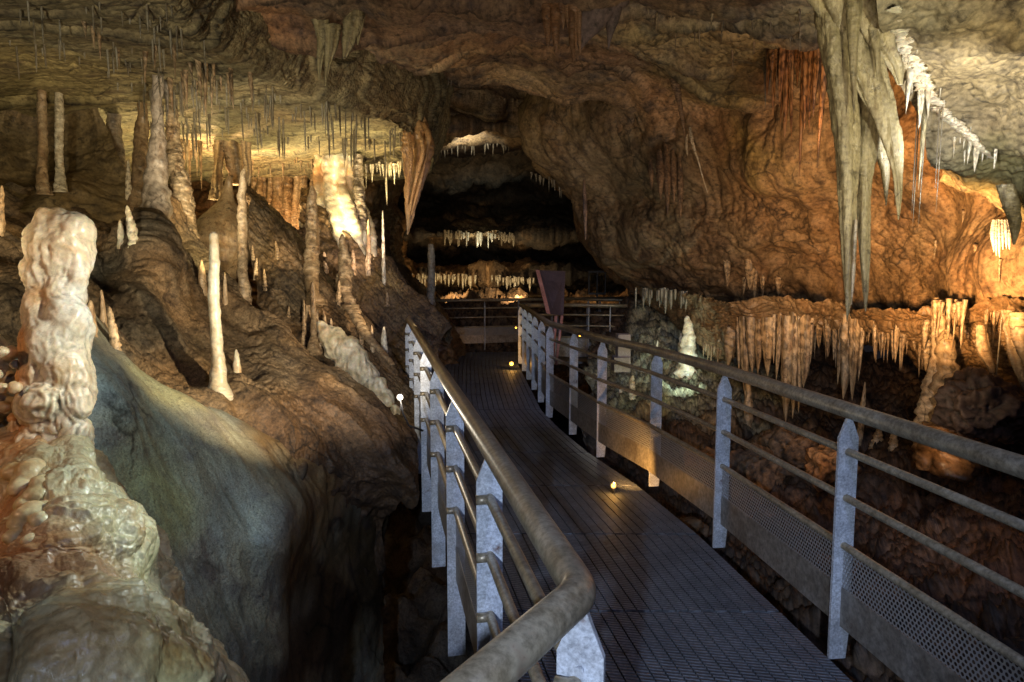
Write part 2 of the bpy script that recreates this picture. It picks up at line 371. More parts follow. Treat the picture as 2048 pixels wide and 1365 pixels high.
patch('cave_ceiling', rowsY(cols, T), 560, 480, st_ceil, 1.2, M['brown'],
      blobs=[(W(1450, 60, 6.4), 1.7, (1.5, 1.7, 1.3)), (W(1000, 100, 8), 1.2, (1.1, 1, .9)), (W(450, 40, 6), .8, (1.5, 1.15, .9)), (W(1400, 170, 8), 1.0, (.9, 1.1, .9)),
             (W(940, 282, 15.5), 1.7, (2.2, 2.3, 2)), (W(950, 350, 18), 3.0, (.3, .3, .32))])  # pale blob paints the lit arch strip, dark blob the recess beyond

# back of the cave
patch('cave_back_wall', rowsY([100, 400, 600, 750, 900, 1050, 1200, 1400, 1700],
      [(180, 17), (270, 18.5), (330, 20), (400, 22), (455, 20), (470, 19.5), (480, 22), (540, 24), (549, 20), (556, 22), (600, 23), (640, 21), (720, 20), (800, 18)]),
      420, 420, st_rock, 1.8, M['dark'], base=(.5, .5, .5), blobs=[(W(960, 466, 20), 1.0, (3, 3, 2.2)), (W(960, 560, 21), 2.4, (4, 3.2, 2.2))])  # lighter blobs paint the lit strips into the dark wall

# great hanging rock face on the right
yr = [  # (y row , starts px, Y factor)
    (100, 1200, 0), (190, 1090, .0), (270, 1060, .0), (340, 1085, .0), (390, 1148, .0), (440, 1160, .05), (500, 1186, .15), (545, 1228, .3), (578, 1262, .4)]
cx = [0, .09, .2, .32, .44, .56, .68, .8, .92, 1.0]
Yb = [13.5, 11.5, 10.2, 9.2, 8.2, 7.2, 6.3, 5.6, 5.0, 4.4]
rows = []
for y, s, k in yr:
    up = (578 - y) / 578.
    r = [(s + 30, y, 18)]
    for c, Y in zip(cx, Yb):
        px = s + (2350 - s) * c
        yy = y + (c * 40 if y > 400 else c * 40 * max(0, (y - 250) / 150.))
        r.append((px, yy, Y * (1 - .12 * up) + .15 * math.sin(y * .02 + c * 9)))
    rows.append(r)
last = rows[-1]
rows.append([(p[0], p[1] + 9, p[2] + .12) for p in last])
rows.append([(p[0], p[1] + 10, p[2] + .8) for p in last])
def st_face(P, k=1.0):
    w = P + .3 * np.stack([fbm(P * .7, 3, 5), fbm(P * .7, 3, 6), fbm(P * .7, 3, 7)], 1)
    f1, f2 = worley(w * S(.9, .9, .6), 8); g1, g2 = worley(w * S(3.2, 3.2, 4.5), 9)
    pm = sm(fbm(P * .7, 2, 44), -.05, .45)
    return k * (.26 * fbm(P * .5, 3, 1) + .22 * (.5 - f1) + .07 * ridge(w * S(1.3, 1.3, .55), 3, 31) + .045 * (.5 - g1) * pm + .03 * fbm(w * S(2.5, 2.5, 4), 4, 33, .5) + .02 * pm * ridge(P * 6, 3, 35))
patch('cave_wall_right', rows, 640, 420, st_face, 1.0, M['rust'],
      blobs=[(W(1450, 380, 8.8), 2.8, (.62, .6, .58)), (W(1600, 400, 7.4), 1.3, (.55, .56, .56)), (W(1560, 220, 7.5), 1.0, (.6, .62, .62)), (W(1250, 330, 11), 2.6, (.5, .54, .58)), (W(1120, 240, 12), 2, (.5, .52, .52)), (W(1480, 330, 8.5), .8, (.7, .78, .55)),
             (W(1600, 540, 7), .9, (.75, .9, .6)), (W(1420, 450, 9), 1.2, (.7, .72, .72))])

# sloping near rock at the top right
rows = []
for (pts) in [[(1700, -260, 2.9), (1850, -260, 2.9), (2050, -260, 2.9), (2400, -260, 2.9)],
              [(1740, -60, 3.5), (1850, -60, 3.5), (2050, -60, 3.2), (2400, -60, 2.9)],
              [(1770, 60, 3.9), (1850, 60, 3.8), (2050, 60, 3.5), (2400, 60, 3.1)],
              [(1790, 150, 4.2), (1880, 150, 4.1), (2050, 150, 3.8), (2400, 150, 3.3)],
              [(1830, 230, 4.4), (1930, 240, 4.3), (2060, 240, 4.0), (2400, 240, 3.5)],
              [(1850, 300, 4.6), (1960, 330, 4.5), (2080, 350, 4.2), (2400, 380, 3.7)],
              [(1880, 340, 4.8), (1980, 375, 4.7), (2100, 420, 4.4), (2400, 480, 3.9)],
              [(1890, 345, 5.4), (1990, 378, 5.3), (2100, 430, 5.0), (2400, 500, 4.6)]]:
    rows.append(pts)
patch('cave_ceiling_right', rows, 420, 420, st_pit, .8, M['tan'], blobs=[(W(2000, 150, 3.8), .7, (1.2, 1.1, .9)), (W(1990, 360, 4.6), .4, (.7, .75, .55))])

# recessed wall under the ledge
cols = [1280, 1380, 1440, 1500, 1600, 1700, 1800, 1870, 1950, 2050, 2200, 2350]
Yl = [11.5, 9.8, 9.0, 8.4, 7.6, 7.0, 6.3, 6.0, 5.7, 5.3, 4.8, 4.4]
T = [([575, 588, 590, 592, 596, 600, 603, 606, 610, 615, 622, 630], Yl),
     ([585, 612, 620, 625, 625, 628, 630, 632, 635, 640, 650, 660], [y + .25 for y in Yl]),
     ([590, 640, 665, 655, 650, 648, 655, 665, 675, 690, 700, 720], [y + .3 for y in Yl]),
     ([600, 665, 705, 690, 668, 665, 680, 700, 720, 745, 760, 780], [y + .55 for y in Yl]),
     ([600, 672, 712, 700, 676, 672, 690, 735, 770, 790, 810, 830], [y + 1.3 for y in Yl])]
patch('cave_wall_under_ledge', rowsY(cols, T), 520, 200, st_rock, .55, M['stal'], base=(.6, .55, .50))

# rubble floor right of the walkway
cols = [1180, 1260, 1340, 1420, 1520, 1650, 1800, 1950, 2100, 2400]
fac = [1.2, 1.14, 1.08, 1.03, 1.0, .97, .92, .86, .8, .7]
top = [640, 600, 610, 640, 680, 680, 690, 720, 760, 780]
rows = []
for i, Y in enumerate([11, 10, 9.2, 8.3, 7.3, 6.2, 5.3, 4.6, 3.9, 3.2, 2.4]):
    t = i / 10.
    py = [tp + (q - tp) * (0, .10, .19, .28, .38, .48, .58, .70, .85, 1.08, 1.7)[i] for tp, q in zip(top, [1340] * 10)]
    rows.append([(px, y, Y * f) for px, y, f in zip(cols, py, fac)])
patch('rubble_floor', rows, 520, 460, st_rubble, .8, M['brown'],
      blobs=[(W(1300, 690, 10.2), 2.2, (1.5, 2.2, 2.4)), (W(1480, 780, 8), .8, (1.2, 1.2, 1)), (W(1950, 1000, 4.4), 1.2, (1.0, .75, .6))], base=(.40, .35, .33))

# left: far wall, left back wall, slopes
rows = []
for py, Y, xe in ((200, 13, 860), (275, 13, 845), (330, 12.6, 800), (400, 12, 770), (440, 11.6, 780), (520, 12, 790), (600, 12.5, 850), (680, 12.5, 900), (760, 12, 930), (900, 11, 940)):
    rows.append([(x, py, Y) for x in (120, 250, 380, 500, 600, 690)] + [(xe - 40, py, Y + .2), (xe, py, Y + 1), (xe + 12, py, Y + 5), (xe + 20, py, Y + 10)])
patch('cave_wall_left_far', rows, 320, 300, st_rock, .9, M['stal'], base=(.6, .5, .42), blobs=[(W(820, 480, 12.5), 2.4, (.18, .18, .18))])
patch('cave_wall_left', [
      [(-400, 120, 8.6), (-150, 120, 8.8), (0, 128, 9), (90, 130, 9), (160, 140, 9)],
      [(-400, 128, 6.2), (-150, 128, 6.8), (0, 135, 7.2), (90, 140, 7.4), (172, 150, 7.6)],
      [(-400, 150, 6.0), (-150, 152, 6.7), (0, 160, 7.1), (100, 165, 7.3), (188, 180, 7.5)],
      [(-400, 230, 6.0), (-150, 225, 6.8), (0, 220, 7.3), (110, 220, 7.5), (208, 240, 7.6)],
      [(-400, 310, 6.0), (-150, 305, 6.7), (0, 300, 7.2), (130, 300, 7.4), (236, 310, 7.5)],
      [(-400, 360, 5.6), (-150, 370, 6.3), (0, 370, 6.8), (150, 380, 7.0), (262, 385, 7.2)],
      [(-400, 420, 5.2), (-150, 430, 5.9), (0, 430, 6.4), (150, 450, 6.6), (280, 460, 6.9)]],
      420, 380, st_face, .8, M['tan'], base=(.8, .7, .55), blobs=[(W(150, 300, 7.4), .9, (.7, .62, .5)), (W(40, 150, 7.2), .6, (.7, .6, .55))])

# muddy slope
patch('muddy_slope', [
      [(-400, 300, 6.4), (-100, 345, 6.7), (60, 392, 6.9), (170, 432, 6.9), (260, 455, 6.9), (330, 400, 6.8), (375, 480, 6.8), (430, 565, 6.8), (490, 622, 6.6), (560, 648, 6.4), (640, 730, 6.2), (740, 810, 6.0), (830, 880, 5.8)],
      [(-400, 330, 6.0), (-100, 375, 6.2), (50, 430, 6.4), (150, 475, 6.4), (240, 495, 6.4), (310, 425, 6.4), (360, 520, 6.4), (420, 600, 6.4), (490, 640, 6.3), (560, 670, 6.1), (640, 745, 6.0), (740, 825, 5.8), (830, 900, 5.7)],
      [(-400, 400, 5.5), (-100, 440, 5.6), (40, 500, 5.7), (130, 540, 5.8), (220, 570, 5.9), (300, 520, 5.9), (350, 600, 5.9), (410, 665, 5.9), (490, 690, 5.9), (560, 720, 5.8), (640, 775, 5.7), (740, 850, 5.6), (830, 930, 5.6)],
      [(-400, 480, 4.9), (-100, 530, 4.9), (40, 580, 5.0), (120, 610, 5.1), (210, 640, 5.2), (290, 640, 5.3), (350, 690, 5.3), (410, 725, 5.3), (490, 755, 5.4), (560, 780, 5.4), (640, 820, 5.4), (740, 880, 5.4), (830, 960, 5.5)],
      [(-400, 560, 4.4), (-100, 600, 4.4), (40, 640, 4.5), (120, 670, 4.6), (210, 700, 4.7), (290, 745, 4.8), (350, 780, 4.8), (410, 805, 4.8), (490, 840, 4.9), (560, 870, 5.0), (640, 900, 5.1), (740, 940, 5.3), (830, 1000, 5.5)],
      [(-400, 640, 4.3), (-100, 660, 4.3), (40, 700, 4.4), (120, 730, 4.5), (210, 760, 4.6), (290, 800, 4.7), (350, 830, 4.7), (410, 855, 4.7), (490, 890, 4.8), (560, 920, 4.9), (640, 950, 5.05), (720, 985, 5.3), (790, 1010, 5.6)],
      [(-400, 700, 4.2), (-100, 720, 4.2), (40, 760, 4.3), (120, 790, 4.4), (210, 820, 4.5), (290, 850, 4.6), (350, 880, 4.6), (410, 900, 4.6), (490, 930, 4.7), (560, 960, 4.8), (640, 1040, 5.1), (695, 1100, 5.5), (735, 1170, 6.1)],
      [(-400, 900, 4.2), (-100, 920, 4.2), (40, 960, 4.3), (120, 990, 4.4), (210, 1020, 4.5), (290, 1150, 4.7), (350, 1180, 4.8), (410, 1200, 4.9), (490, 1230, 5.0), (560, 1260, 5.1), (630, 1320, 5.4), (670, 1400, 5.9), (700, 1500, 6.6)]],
      620, 420, st_mud, 1.0, M['mud'], streak=.55, blobs=[(W(800, 980, 5.5), 1.5, (.4, .3, .25)), (W(640, 860, 5.3), .75, (.5, .40, .33)), (W(700, 1150, 5.4), 1.4, (.35, .26, .2)), (W(350, 770, 4.9), .5, (1.25, 1.15, 1.0)), (W(100, 420, 6.5), .9, (.75, .7, .65))])  # lower-right dark blobs: brown clay, deepened to paint shade where lamps spill

# grey flowstone apron
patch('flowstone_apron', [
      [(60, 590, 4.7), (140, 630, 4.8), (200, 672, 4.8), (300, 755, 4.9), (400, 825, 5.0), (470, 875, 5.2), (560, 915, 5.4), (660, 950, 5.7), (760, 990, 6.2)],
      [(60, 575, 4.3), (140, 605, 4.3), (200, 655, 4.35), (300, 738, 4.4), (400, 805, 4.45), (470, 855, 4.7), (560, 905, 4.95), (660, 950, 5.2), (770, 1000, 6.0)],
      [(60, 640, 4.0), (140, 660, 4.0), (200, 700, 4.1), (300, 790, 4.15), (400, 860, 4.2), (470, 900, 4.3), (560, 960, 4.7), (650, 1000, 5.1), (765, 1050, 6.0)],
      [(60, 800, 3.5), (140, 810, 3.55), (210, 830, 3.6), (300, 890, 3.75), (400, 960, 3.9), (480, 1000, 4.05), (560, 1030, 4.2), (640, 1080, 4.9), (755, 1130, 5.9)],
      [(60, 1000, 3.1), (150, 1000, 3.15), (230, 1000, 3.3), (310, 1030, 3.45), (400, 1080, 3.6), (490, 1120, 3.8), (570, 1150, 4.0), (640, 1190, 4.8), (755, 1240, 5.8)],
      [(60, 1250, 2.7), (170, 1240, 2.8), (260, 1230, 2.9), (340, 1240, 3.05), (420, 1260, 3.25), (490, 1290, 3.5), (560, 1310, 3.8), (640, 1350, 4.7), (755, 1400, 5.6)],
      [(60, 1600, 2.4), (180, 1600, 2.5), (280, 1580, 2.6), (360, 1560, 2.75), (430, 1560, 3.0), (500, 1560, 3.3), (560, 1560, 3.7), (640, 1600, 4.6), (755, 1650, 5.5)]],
      460, 460, st_flow, 1.1, M['dune'], streak=.35, blobs=[(W(760, 1100, 5.9), 1.5, (.22, .15, .1)), (W(650, 1250, 4.9), .8, (.3, .2, .14)), (W(700, 1100, 4.6), 1.0, (.5, .33, .2)), (W(650, 1350, 4.2), .9, (.5, .3, .2)), (W(700, 950, 5), .7, (.6, .38, .22)),  # dark right-end blobs paint shade onto the lit edge of the apron
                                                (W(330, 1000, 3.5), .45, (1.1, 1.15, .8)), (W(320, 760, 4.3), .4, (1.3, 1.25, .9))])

# near wet flowstone
patch('near_flowstone', [
      [(-500, 830, 3.3), (-100, 850, 3.2), (40, 850, 3.1), (110, 850, 3.1), (170, 865, 3.15), (215, 930, 3.2), (235, 980, 3.5)],
      [(-500, 850, 2.9), (-100, 870, 2.75), (30, 880, 2.6), (90, 880, 2.55), (160, 890, 2.6), (210, 940, 2.75), (250, 990, 3.2)],
      [(-500, 950, 2.6), (-100, 950, 2.4), (30, 960, 2.3), (110, 960, 2.25), (190, 960, 2.35), (250, 1000, 2.5), (295, 1060, 3.1)],
      [(-500, 1060, 2.3), (-100, 1060, 2.15), (30, 1060, 2.05), (120, 1050, 2.05), (210, 1050, 2.15), (285, 1070, 2.35), (325, 1120, 3.0)],
      [(-500, 1150, 2.15), (-100, 1150, 2.0), (30, 1140, 1.95), (130, 1130, 1.98), (220, 1135, 2.1), (300, 1150, 2.25), (355, 1180, 2.9)],
      [(-500, 1250, 1.9), (-100, 1230, 1.8), (30, 1220, 1.8), (130, 1220, 1.8), (230, 1220, 1.9), (330, 1230, 2.1), (400, 1250, 2.8)],
      [(-500, 1400, 1.6), (-100, 1370, 1.55), (40, 1360, 1.6), (150, 1350, 1.62), (270, 1340, 1.7), (380, 1340, 1.9), (450, 1340, 2.6)],
      [(-500, 1700, 1.4), (-100, 1650, 1.4), (40, 1600, 1.4), (160, 1600, 1.45), (290, 1560, 1.55), (400, 1540, 1.8), (470, 1540, 2.4)]],
      560, 520, st_lump, .9, M['flow'], base=(.96, .98, .82), blobs=[(W(30, 900, 2.5), .22, (.85, .52, .30)), (W(40, 1220, 1.9), .36, (.42, .24, .16)), (W(-60, 1050, 2.1), .35, (.8, .42, .22)), (W(60, 1100, 2.05), .22, (.8, .5, .3)),
                                               (W(300, 1330, 1.75), .2, (.72, .70, .42)), (W(120, 1330, 1.6), .24, (.50, .38, .24)), (W(200, 1020, 2.3), .30, (1.02, 1.06, .92)), (W(300, 1180, 2.2), .12, (.75, .8, .6))])

# dark slab ridge behind the muddy slope
def st_slab(P, k=1.0):
    return k * (.08 * fbm(P * 1.2, 3, 4) + .07 * ridge(slopeq(P, .9) * 3, 4, 6) + .02 * fbm(P * 14, 3, 1))
patch('rock_ridge', [
      [(470, 400, 9.4), (560, 470, 9.2), (640, 570, 8.9), (700, 660, 8.6), (760, 730, 8.2), (830, 830, 7.8)],
      [(480, 372, 8.6), (560, 440, 8.4), (640, 540, 8.2), (700, 630, 8.0), (765, 705, 7.7), (835, 810, 7.4)],
      [(490, 420, 8.0), (560, 500, 7.9), (640, 590, 7.8), (700, 670, 7.6), (765, 745, 7.4), (835, 840, 7.2)],
      [(500, 510, 7.7), (560, 580, 7.6), (640, 660, 7.5), (700, 730, 7.3), (765, 790, 7.1), (830, 870, 7.0)],
      [(520, 600, 7.5), (570, 650, 7.4), (640, 720, 7.3), (700, 780, 7.1), (765, 840, 6.9), (830, 910, 6.8)],
      [(530, 720, 7.5), (580, 760, 7.4), (650, 800, 7.3), (710, 850, 7.1), (765, 900, 6.9), (830, 990, 6.8)]],
      360, 320, st_slab, 1.0, M['mud'], streak=.5, base=(.6, .55, .48), blobs=[(W(580, 520, 7.9), .35, (1.2, 1.1, 1.0))])
patch('rock_ridge_far', [
      [(600, 400, 10.4), (700, 420, 10.4), (750, 520, 10.2), (800, 590, 10), (860, 650, 9.8), (890, 700, 9.6)],
      [(600, 395, 9.9), (690, 405, 9.9), (742, 500, 9.8), (795, 565, 9.6), (850, 620, 9.4), (885, 670, 9.3)],
      [(600, 430, 9.5), (680, 450, 9.5), (730, 530, 9.4), (785, 600, 9.3), (830, 660, 9.1), (870, 720, 9.0)],
      [(600, 520, 9.2), (670, 560, 9.1), (720, 620, 9.0), (770, 680, 8.9), (820, 740, 8.7), (860, 790, 8.6)],
      [(600, 650, 9.0), (670, 680, 8.9), (720, 740, 8.8), (770, 800, 8.6), (820, 850, 8.4), (860, 880, 8.3)]],
      300, 260, st_slab, 1.1, M['mud'], base=(.8, .72, .6), blobs=[(W(720, 470, 9.6), .45, (2.2, 2.0, 1.8)), (W(770, 570, 9.4), .4, (1.8, 1.7, 1.2))])
patch('chasm_floor', [[(x, y, -2.6) for x in (-14, -8, -3, 0, 3, 8, 14)] for y in (-3, 2, 6, 10, 16, 24)], 160, 160, st_rubble, 1.5, M['dark'], world=True)
# far floor beyond the walkway bend
patch('cave_floor_far', [[W(px, py, Y) for px in (560, 700, 850, 950, 1050, 1200, 1350)] for py, Y in ((800, 15.5), (690, 16.3), (625, 17), (605, 18), (595, 20), (590, 23))],
      300, 160, st_rubble, 1.0, M['brown'], world=True, base=(.6, .55, .5))

# ------------------------------------------------------------------ dripstone builders
def fold(th, ph, n, a): return 1 + a * np.cos(n * th + ph)
def spike(n=14, m=26, seed=0, taper=1.0, lump=.10, rings=0.0, flutes=0, bend=.0, up=False):
    """unit dripstone: base radius 1 at z 0, tip at z -1 (or +1)"""
    t = np.linspace(0, 1, m); th = np.linspace(0, 2 * np.pi, n, endpoint=False)
    rr = (1 - t ** (1.3 * taper)) ** .85; rr = np.maximum(rr, .035 * (1 - t) + .02); rr[-1] = .001
    if up: t = 1 - (1 - t) ** 1.6; rr = np.sqrt(np.maximum(1 - t ** 4, 0)) * (1 - .45 * t ** .8); rr[-1] = .001
    T, TH = np.meshgrid(t, th, indexing='ij')
    Q = np.stack([np.cos(TH) * 1.1 + seed * 3.1, np.sin(TH) * 1.1, T * 9], -1).reshape(-1, 3)
    d = 1 + lump * fbm(Q, 3, seed).reshape(T.shape) * 1.5
    if rings: d = d * (1 + rings * np.sin(T * 60 + 3 * pn(Q * .6, seed).reshape(T.shape)))
    if flutes: d = d * (1 + .18 * np.cos(flutes * TH + 2 * pn(Q * .3, seed).reshape(T.shape)))
    r = rr[:, None] * d
    bx = bend * np.sin(T * 3 + seed); by = bend * np.cos(T * 2.3 + seed) - bend
    sgn = 1 if up else -1
    V = np.stack([r * np.cos(TH) + bx, r * np.sin(TH) + by, sgn * T], -1).reshape(-1, 3)
    return V, grid_faces(m, n, True)
_mc = {}
def variant(kind, i, mat):
    key = (kind, i, mat)
    if key not in _mc:
        kw = dict(straw=dict(n=6, m=6, taper=3.5, lump=.03), tite=dict(n=12, m=22, taper=.8, lump=.16, bend=.25),
                  fat=dict(n=20, m=34, taper=1.5, lump=.14, flutes=5, bend=.15), mite=dict(n=16, m=40, taper=2.2, lump=.22, rings=.05, bend=.25, up=True),
                  stub=dict(n=14, m=16, taper=1.8, lump=.15, up=True))[kind]
        V, Fq = spike(seed=i + 1, **kw)
        o = mesh_np(kind, V, Fq, M[mat]); me = o.data; bpy.data.objects.remove(o); _mc[key] = me
    return _mc[key]
NAMES = dict(straw=('soda_straw', 'soda straw'), tite=('stalactite', 'stalactite'), fat=('stalactite', 'stalactite'), mite=('stalagmite', 'stalagmite'), stub=('stalagmite', 'stalagmite'))
QUEUE = []
def drip(kind, loc, L, r, mat, label, group=None, name=None, cat=None):
    q = dict(kind=kind, i=random.randrange(7), mat=mat, loc=tuple(loc), sc=(r, r, L), rot=(random.uniform(-.03, .03), random.uniform(-.03, .03), random.uniform(0, 6.28)), label=label, group=group,
             big=(L * r / max(loc[1], .5) ** 2) * (50 if group is None else 1))
    QUEUE.append(q)
def flush():
    for nm, kinds in (('soda_straw', ('straw',)), ('stalactite', ('tite', 'fat')), ('stalagmite', ('mite', 'stub'))):
        qs = sorted([q for q in QUEUE if q['kind'] in kinds], key=lambda q: -q['big'])
        for q in qs[:275]:
            o = bpy.data.objects.new(nm, variant(q['kind'], q['i'], q['mat'])); COL.objects.link(o)
            o.location = q['loc']; o.scale = q['sc']; o.rotation_euler = q['rot']; tag(o, q['label'], NAMES[q['kind']][1], q['group'])
        rest = qs[275:]
        if rest:
            Vs, Fs, mi, off = [], [], [], 0; mats = []
            for q in rest:
                me = variant(q['kind'], q['i'], q['mat']); n = len(me.vertices); v = np.zeros(n * 3, np.float32); me.vertices.foreach_get('co', v)
                f = np.zeros(len(me.polygons) * 4, np.int32); me.loops.foreach_get('vertex_index', f); f = f.reshape(-1, 4)
                Vs.append(v.reshape(-1, 3) * np.array(q['sc']) + np.array(q['loc'])); Fs.append(f + off); off += n
                if q['mat'] not in mats: mats.append(q['mat'])
                mi += [mats.index(q['mat'])] * len(f)
            o = mesh_np('small_' + nm + 's', np.vstack(Vs), np.vstack(Fs), None)
            for m_ in mats: o.data.materials.append(M[m_])
            o.data.polygons.foreach_set('material_index', np.array(mi, np.int32))
            tag(o, 'the many smallest ' + ('straws' if 'straw' in nm else 'stalactites') + ' scattered over the cave ceiling', NAMES[qs[0]['kind']][1] + 's', kind='stuff')
def hang(kind, px, y0, y1, w, Y, mat, label, group=None, snap=None, **kw):
    if snap:
        h = hit(px, y0, [snap])
        if h and abs(h.y - Y) < 1.6: Y = h.y + .02
    s = Y / F; p = W(px, y0, Y); L = (y1 - y0) * s
    up = min(.08, .08 * L + .03)
    return drip(kind, (p[0], p[1], p[2] + up), L + up, w * s / 2, mat, label, group, **kw)
LEFTS = ['muddy_slope', 'rock_ridge', 'rock_ridge_far', 'flowstone_apron', 'cave_wall_left']
def rise(kind, px, ytop, ybase, w, Y, mat, label, group=None, **kw):
    h = hit(px, ybase, LEFTS if px < 900 else ['rubble_floor'])
    if h and abs(h.y - Y) < 1.3: Y = h.y
    s = Y / F; p = W(px, ybase, Y); L = (ybase - ytop) * s
    return drip(kind, (p[0], p[1], p[2] - .08), L + .08, w * s / 2, mat, label, group, **kw)
def fringe(kind, pts, n, L, w, mat, label, group, jit=.1, snap=None):
    pts = np.array(pts, float)
    for i in range(n):
        t = random.random() * (len(pts) - 1)
        for _ in range(4):
            if pn(np.array([[t * 5.3, L[0], pts[0][0] * .01]]), 3)[0] > random.uniform(-.6, .4): break
            t = random.random() * (len(pts) - 1)
        k = min(int(t), len(pts) - 2); f = t - k
        px, py, Y = pts[k] * (1 - f) + pts[k + 1] * f
        l = random.uniform(0, 1) ** 2 * (L[1] - L[0]) + L[0]
        hang(kind, px, py + random.uniform(-3, 3), py + l, random.uniform(*w), Y + random.uniform(-jit, jit), mat, label, group, snap=snap)
def straws_on(names, region, n, L, w, mat, label, group, kind='straw', names_ok=None):
    k = 0; tries = 0
    while k < n and tries < n * 14:
        tries += 1
        px, py = region()
        if pn(np.array([[px * .021, py * .04, 3.3]]), 5)[0] < random.uniform(-.5, .35): continue
        h = hit(px, py, names)
        if h is None: continue
        s = h.y / F
        l = (random.random() ** 2 * (L[1] - L[0]) + L[0])
        drip(kind, (h.x, h.y, h.z + .05), l * s + .05, random.uniform(*w) * s / 2, mat, label, group); k += 1

def swept(name, pts, mat, n=22, seed=0, lump=.08, flutes=0, knob=0.0, parent=None, flat=1.0, tint=None, m=None, ripple=0.0, freq=9):
    """dripstone swept along (px,py,Y,width px)"""
    A = np.array([[*W(p[0], p[1], p[2]), p[3] * p[2] / F / 2] for p in pts])
    seg = np.linalg.norm(np.diff(A[:, :3], axis=0), axis=1).sum()
    m = m or int(max(24, min(260, seg / max(A[:, 3].max(), .01) * 14)))
    C = crom(A, m, 0); c = C[:, :3]; r = np.maximum(C[:, 3], .0006)
    th = np.linspace(0, 2 * np.pi, n, endpoint=False)
    V = np.zeros((m, n, 3)); D = np.stack([np.cos(th), np.sin(th) * flat, 0 * th], -1)
    base = c[:, None, :] + D[None] * r[:, None, None]
    P = base.reshape(-1, 3); ra = np.repeat(r, n)
    sc = 1.0 / max(A[:, 3].max(), .01)
    q = P * sc
    d = lump * fbm(q * 1.2, 4, seed + 3) + lump * .5 * fbm(q * 4, 3, seed)
    if knob:
        f1, f2 = worley(q * 1.15, seed); d = d + knob * (.55 - f1)
    if ripple:
        d = d + ripple * np.sin(P[:, 2] * sc * freq + 2 * pn(q * .7, seed))
    if flutes:
        TH = np.tile(th, m); d = d + .16 * np.cos(flutes * TH + 2.2 * pn(q * S(.2, .2, .25), seed))
    out = np.repeat(D[None], m, 0).reshape(-1, 3)
    P = P + out * (d * ra)[:, None]
    # caps
    cap0 = c[0] ; cap1 = c[-1]
    V = np.vstack([P]); Fq = grid_faces(m, n, True)
    V = np.vstack([V, np.repeat(cap0[None], n, 0), np.repeat(cap1[None], n, 0)])
    j = np.arange(n); j2 = (j + 1) % n; b0 = m * n
    c0 = np.stack([b0 + j, b0 + j2, j2, j], -1); c1 = np.stack([(m - 1) * n + j, (m - 1) * n + j2, b0 + n + j2, b0 + n + j], -1)
    return mesh_np(name, V, np.vstack([Fq, c0, c1]), mat, parent, tint=None if tint is None else tint(V))

def fuse(name, ells, voxel, mat, style=None, parent=None, tint=None, amp=1.0, smooth=7, snap=None, push=.02):
    bm = bmesh.new()
    for (px, py, Y, rx, ry, dz) in ells:   # pixel radii, depth radius factor
        if snap:
            h = hit(px, py, [snap]); Y = h.y + push if h else Y
        p = W(px, py, Y); s = Y / F
        g = bmesh.ops.create_icosphere(bm, subdivisions=4, radius=1.0)
        bmesh.ops.scale(bm, vec=(rx * s, dz * rx * s, ry * s), verts=g['verts'])
        bmesh.ops.translate(bm, vec=tuple(p), verts=g['verts'])
    me = bpy.data.meshes.new('tmp'); bm.to_mesh(me); bm.free()
    o = bpy.data.objects.new('tmp', me); COL.objects.link(o)
    md = o.modifiers.new('r', 'REMESH'); md.mode = 'VOXEL'; md.voxel_size = voxel
    ms = o.modifiers.new('s', 'SMOOTH'); ms.iterations = smooth; ms.factor = .6
    ev = o.evaluated_get(bpy.context.evaluated_depsgraph_get()); m2 = bpy.data.meshes.new_from_object(ev)
    n = len(m2.vertices); V = np.zeros(n * 3, np.float32); m2.vertices.foreach_get('co', V); V = V.reshape(-1, 3).astype(float)
    N = np.zeros(n * 3, np.float32); m2.vertices.foreach_get('normal', N); N = N.reshape(-1, 3)
    V2 = V + N * (style(V) * amp)[:, None] if style else V
    m2.vertices.foreach_set('co', V2.astype(np.float32).ravel())
    a = m2.color_attributes.new("tint", 'FLOAT_COLOR', 'POINT'); t = np.ones((n, 4), np.float32)
    if tint: t[:, :3] = tint(V2)
    a.data.foreach_set("color", t.ravel())
    m2.polygons.foreach_set("use_smooth", np.ones(len(m2.polygons), bool))
    m2.materials.clear(); m2.materials.append(mat); m2.name = name
    bpy.data.objects.remove(o); bpy.data.meshes.remove(me)
    r = bpy.data.objects.new(name, m2); COL.objects.link(r)
    if parent: r.parent = parent
    return r
# ------------------------------------------------------------------ LEFT: stalagmites and columns
def thing_swept(name, cat, label, pts, mat, group=None, **kw):
    o = swept(name, pts, mat, **kw); return tag(o, label, cat, group)

thing_swept('stalagmite', 'stalagmite', 'slender pale yellow stalagmite standing alone on the muddy slope',
    [(427, 464, 4.9, 6), (427, 475, 4.9, 17), (429, 520, 4.9, 19), (427, 580, 4.9, 22), (432, 660, 4.9, 22), (436, 720, 4.9, 27), (437, 765, 4.9, 36), (437, 800, 4.9, 60)], M['white'], lump=.12, ripple=.04, freq=6, seed=1)
thing_swept('column', 'column', 'grey column rising from a ringed muddy base to the flat ceiling',
    [(322, 70, 6.6, 40), (320, 100, 6.6, 26), (316, 170, 6.6, 20), (313, 215, 6.6, 19), (315, 240, 6.6, 21), (316, 270, 6.6, 28), (315, 300, 6.6, 34), (313, 352, 6.6, 42), (313, 400, 6.5, 50), (310, 450, 6.4, 62), (306, 500, 6.3, 74), (300, 580, 6.1, 90)], M['grey'],
    lump=.16, knob=.14, ripple=.07, freq=8, seed=2, n=44, tint=lambda V: blobs_tint(V, [(W(310, 500, 6.3), .55, (.62, .48, .36))]))
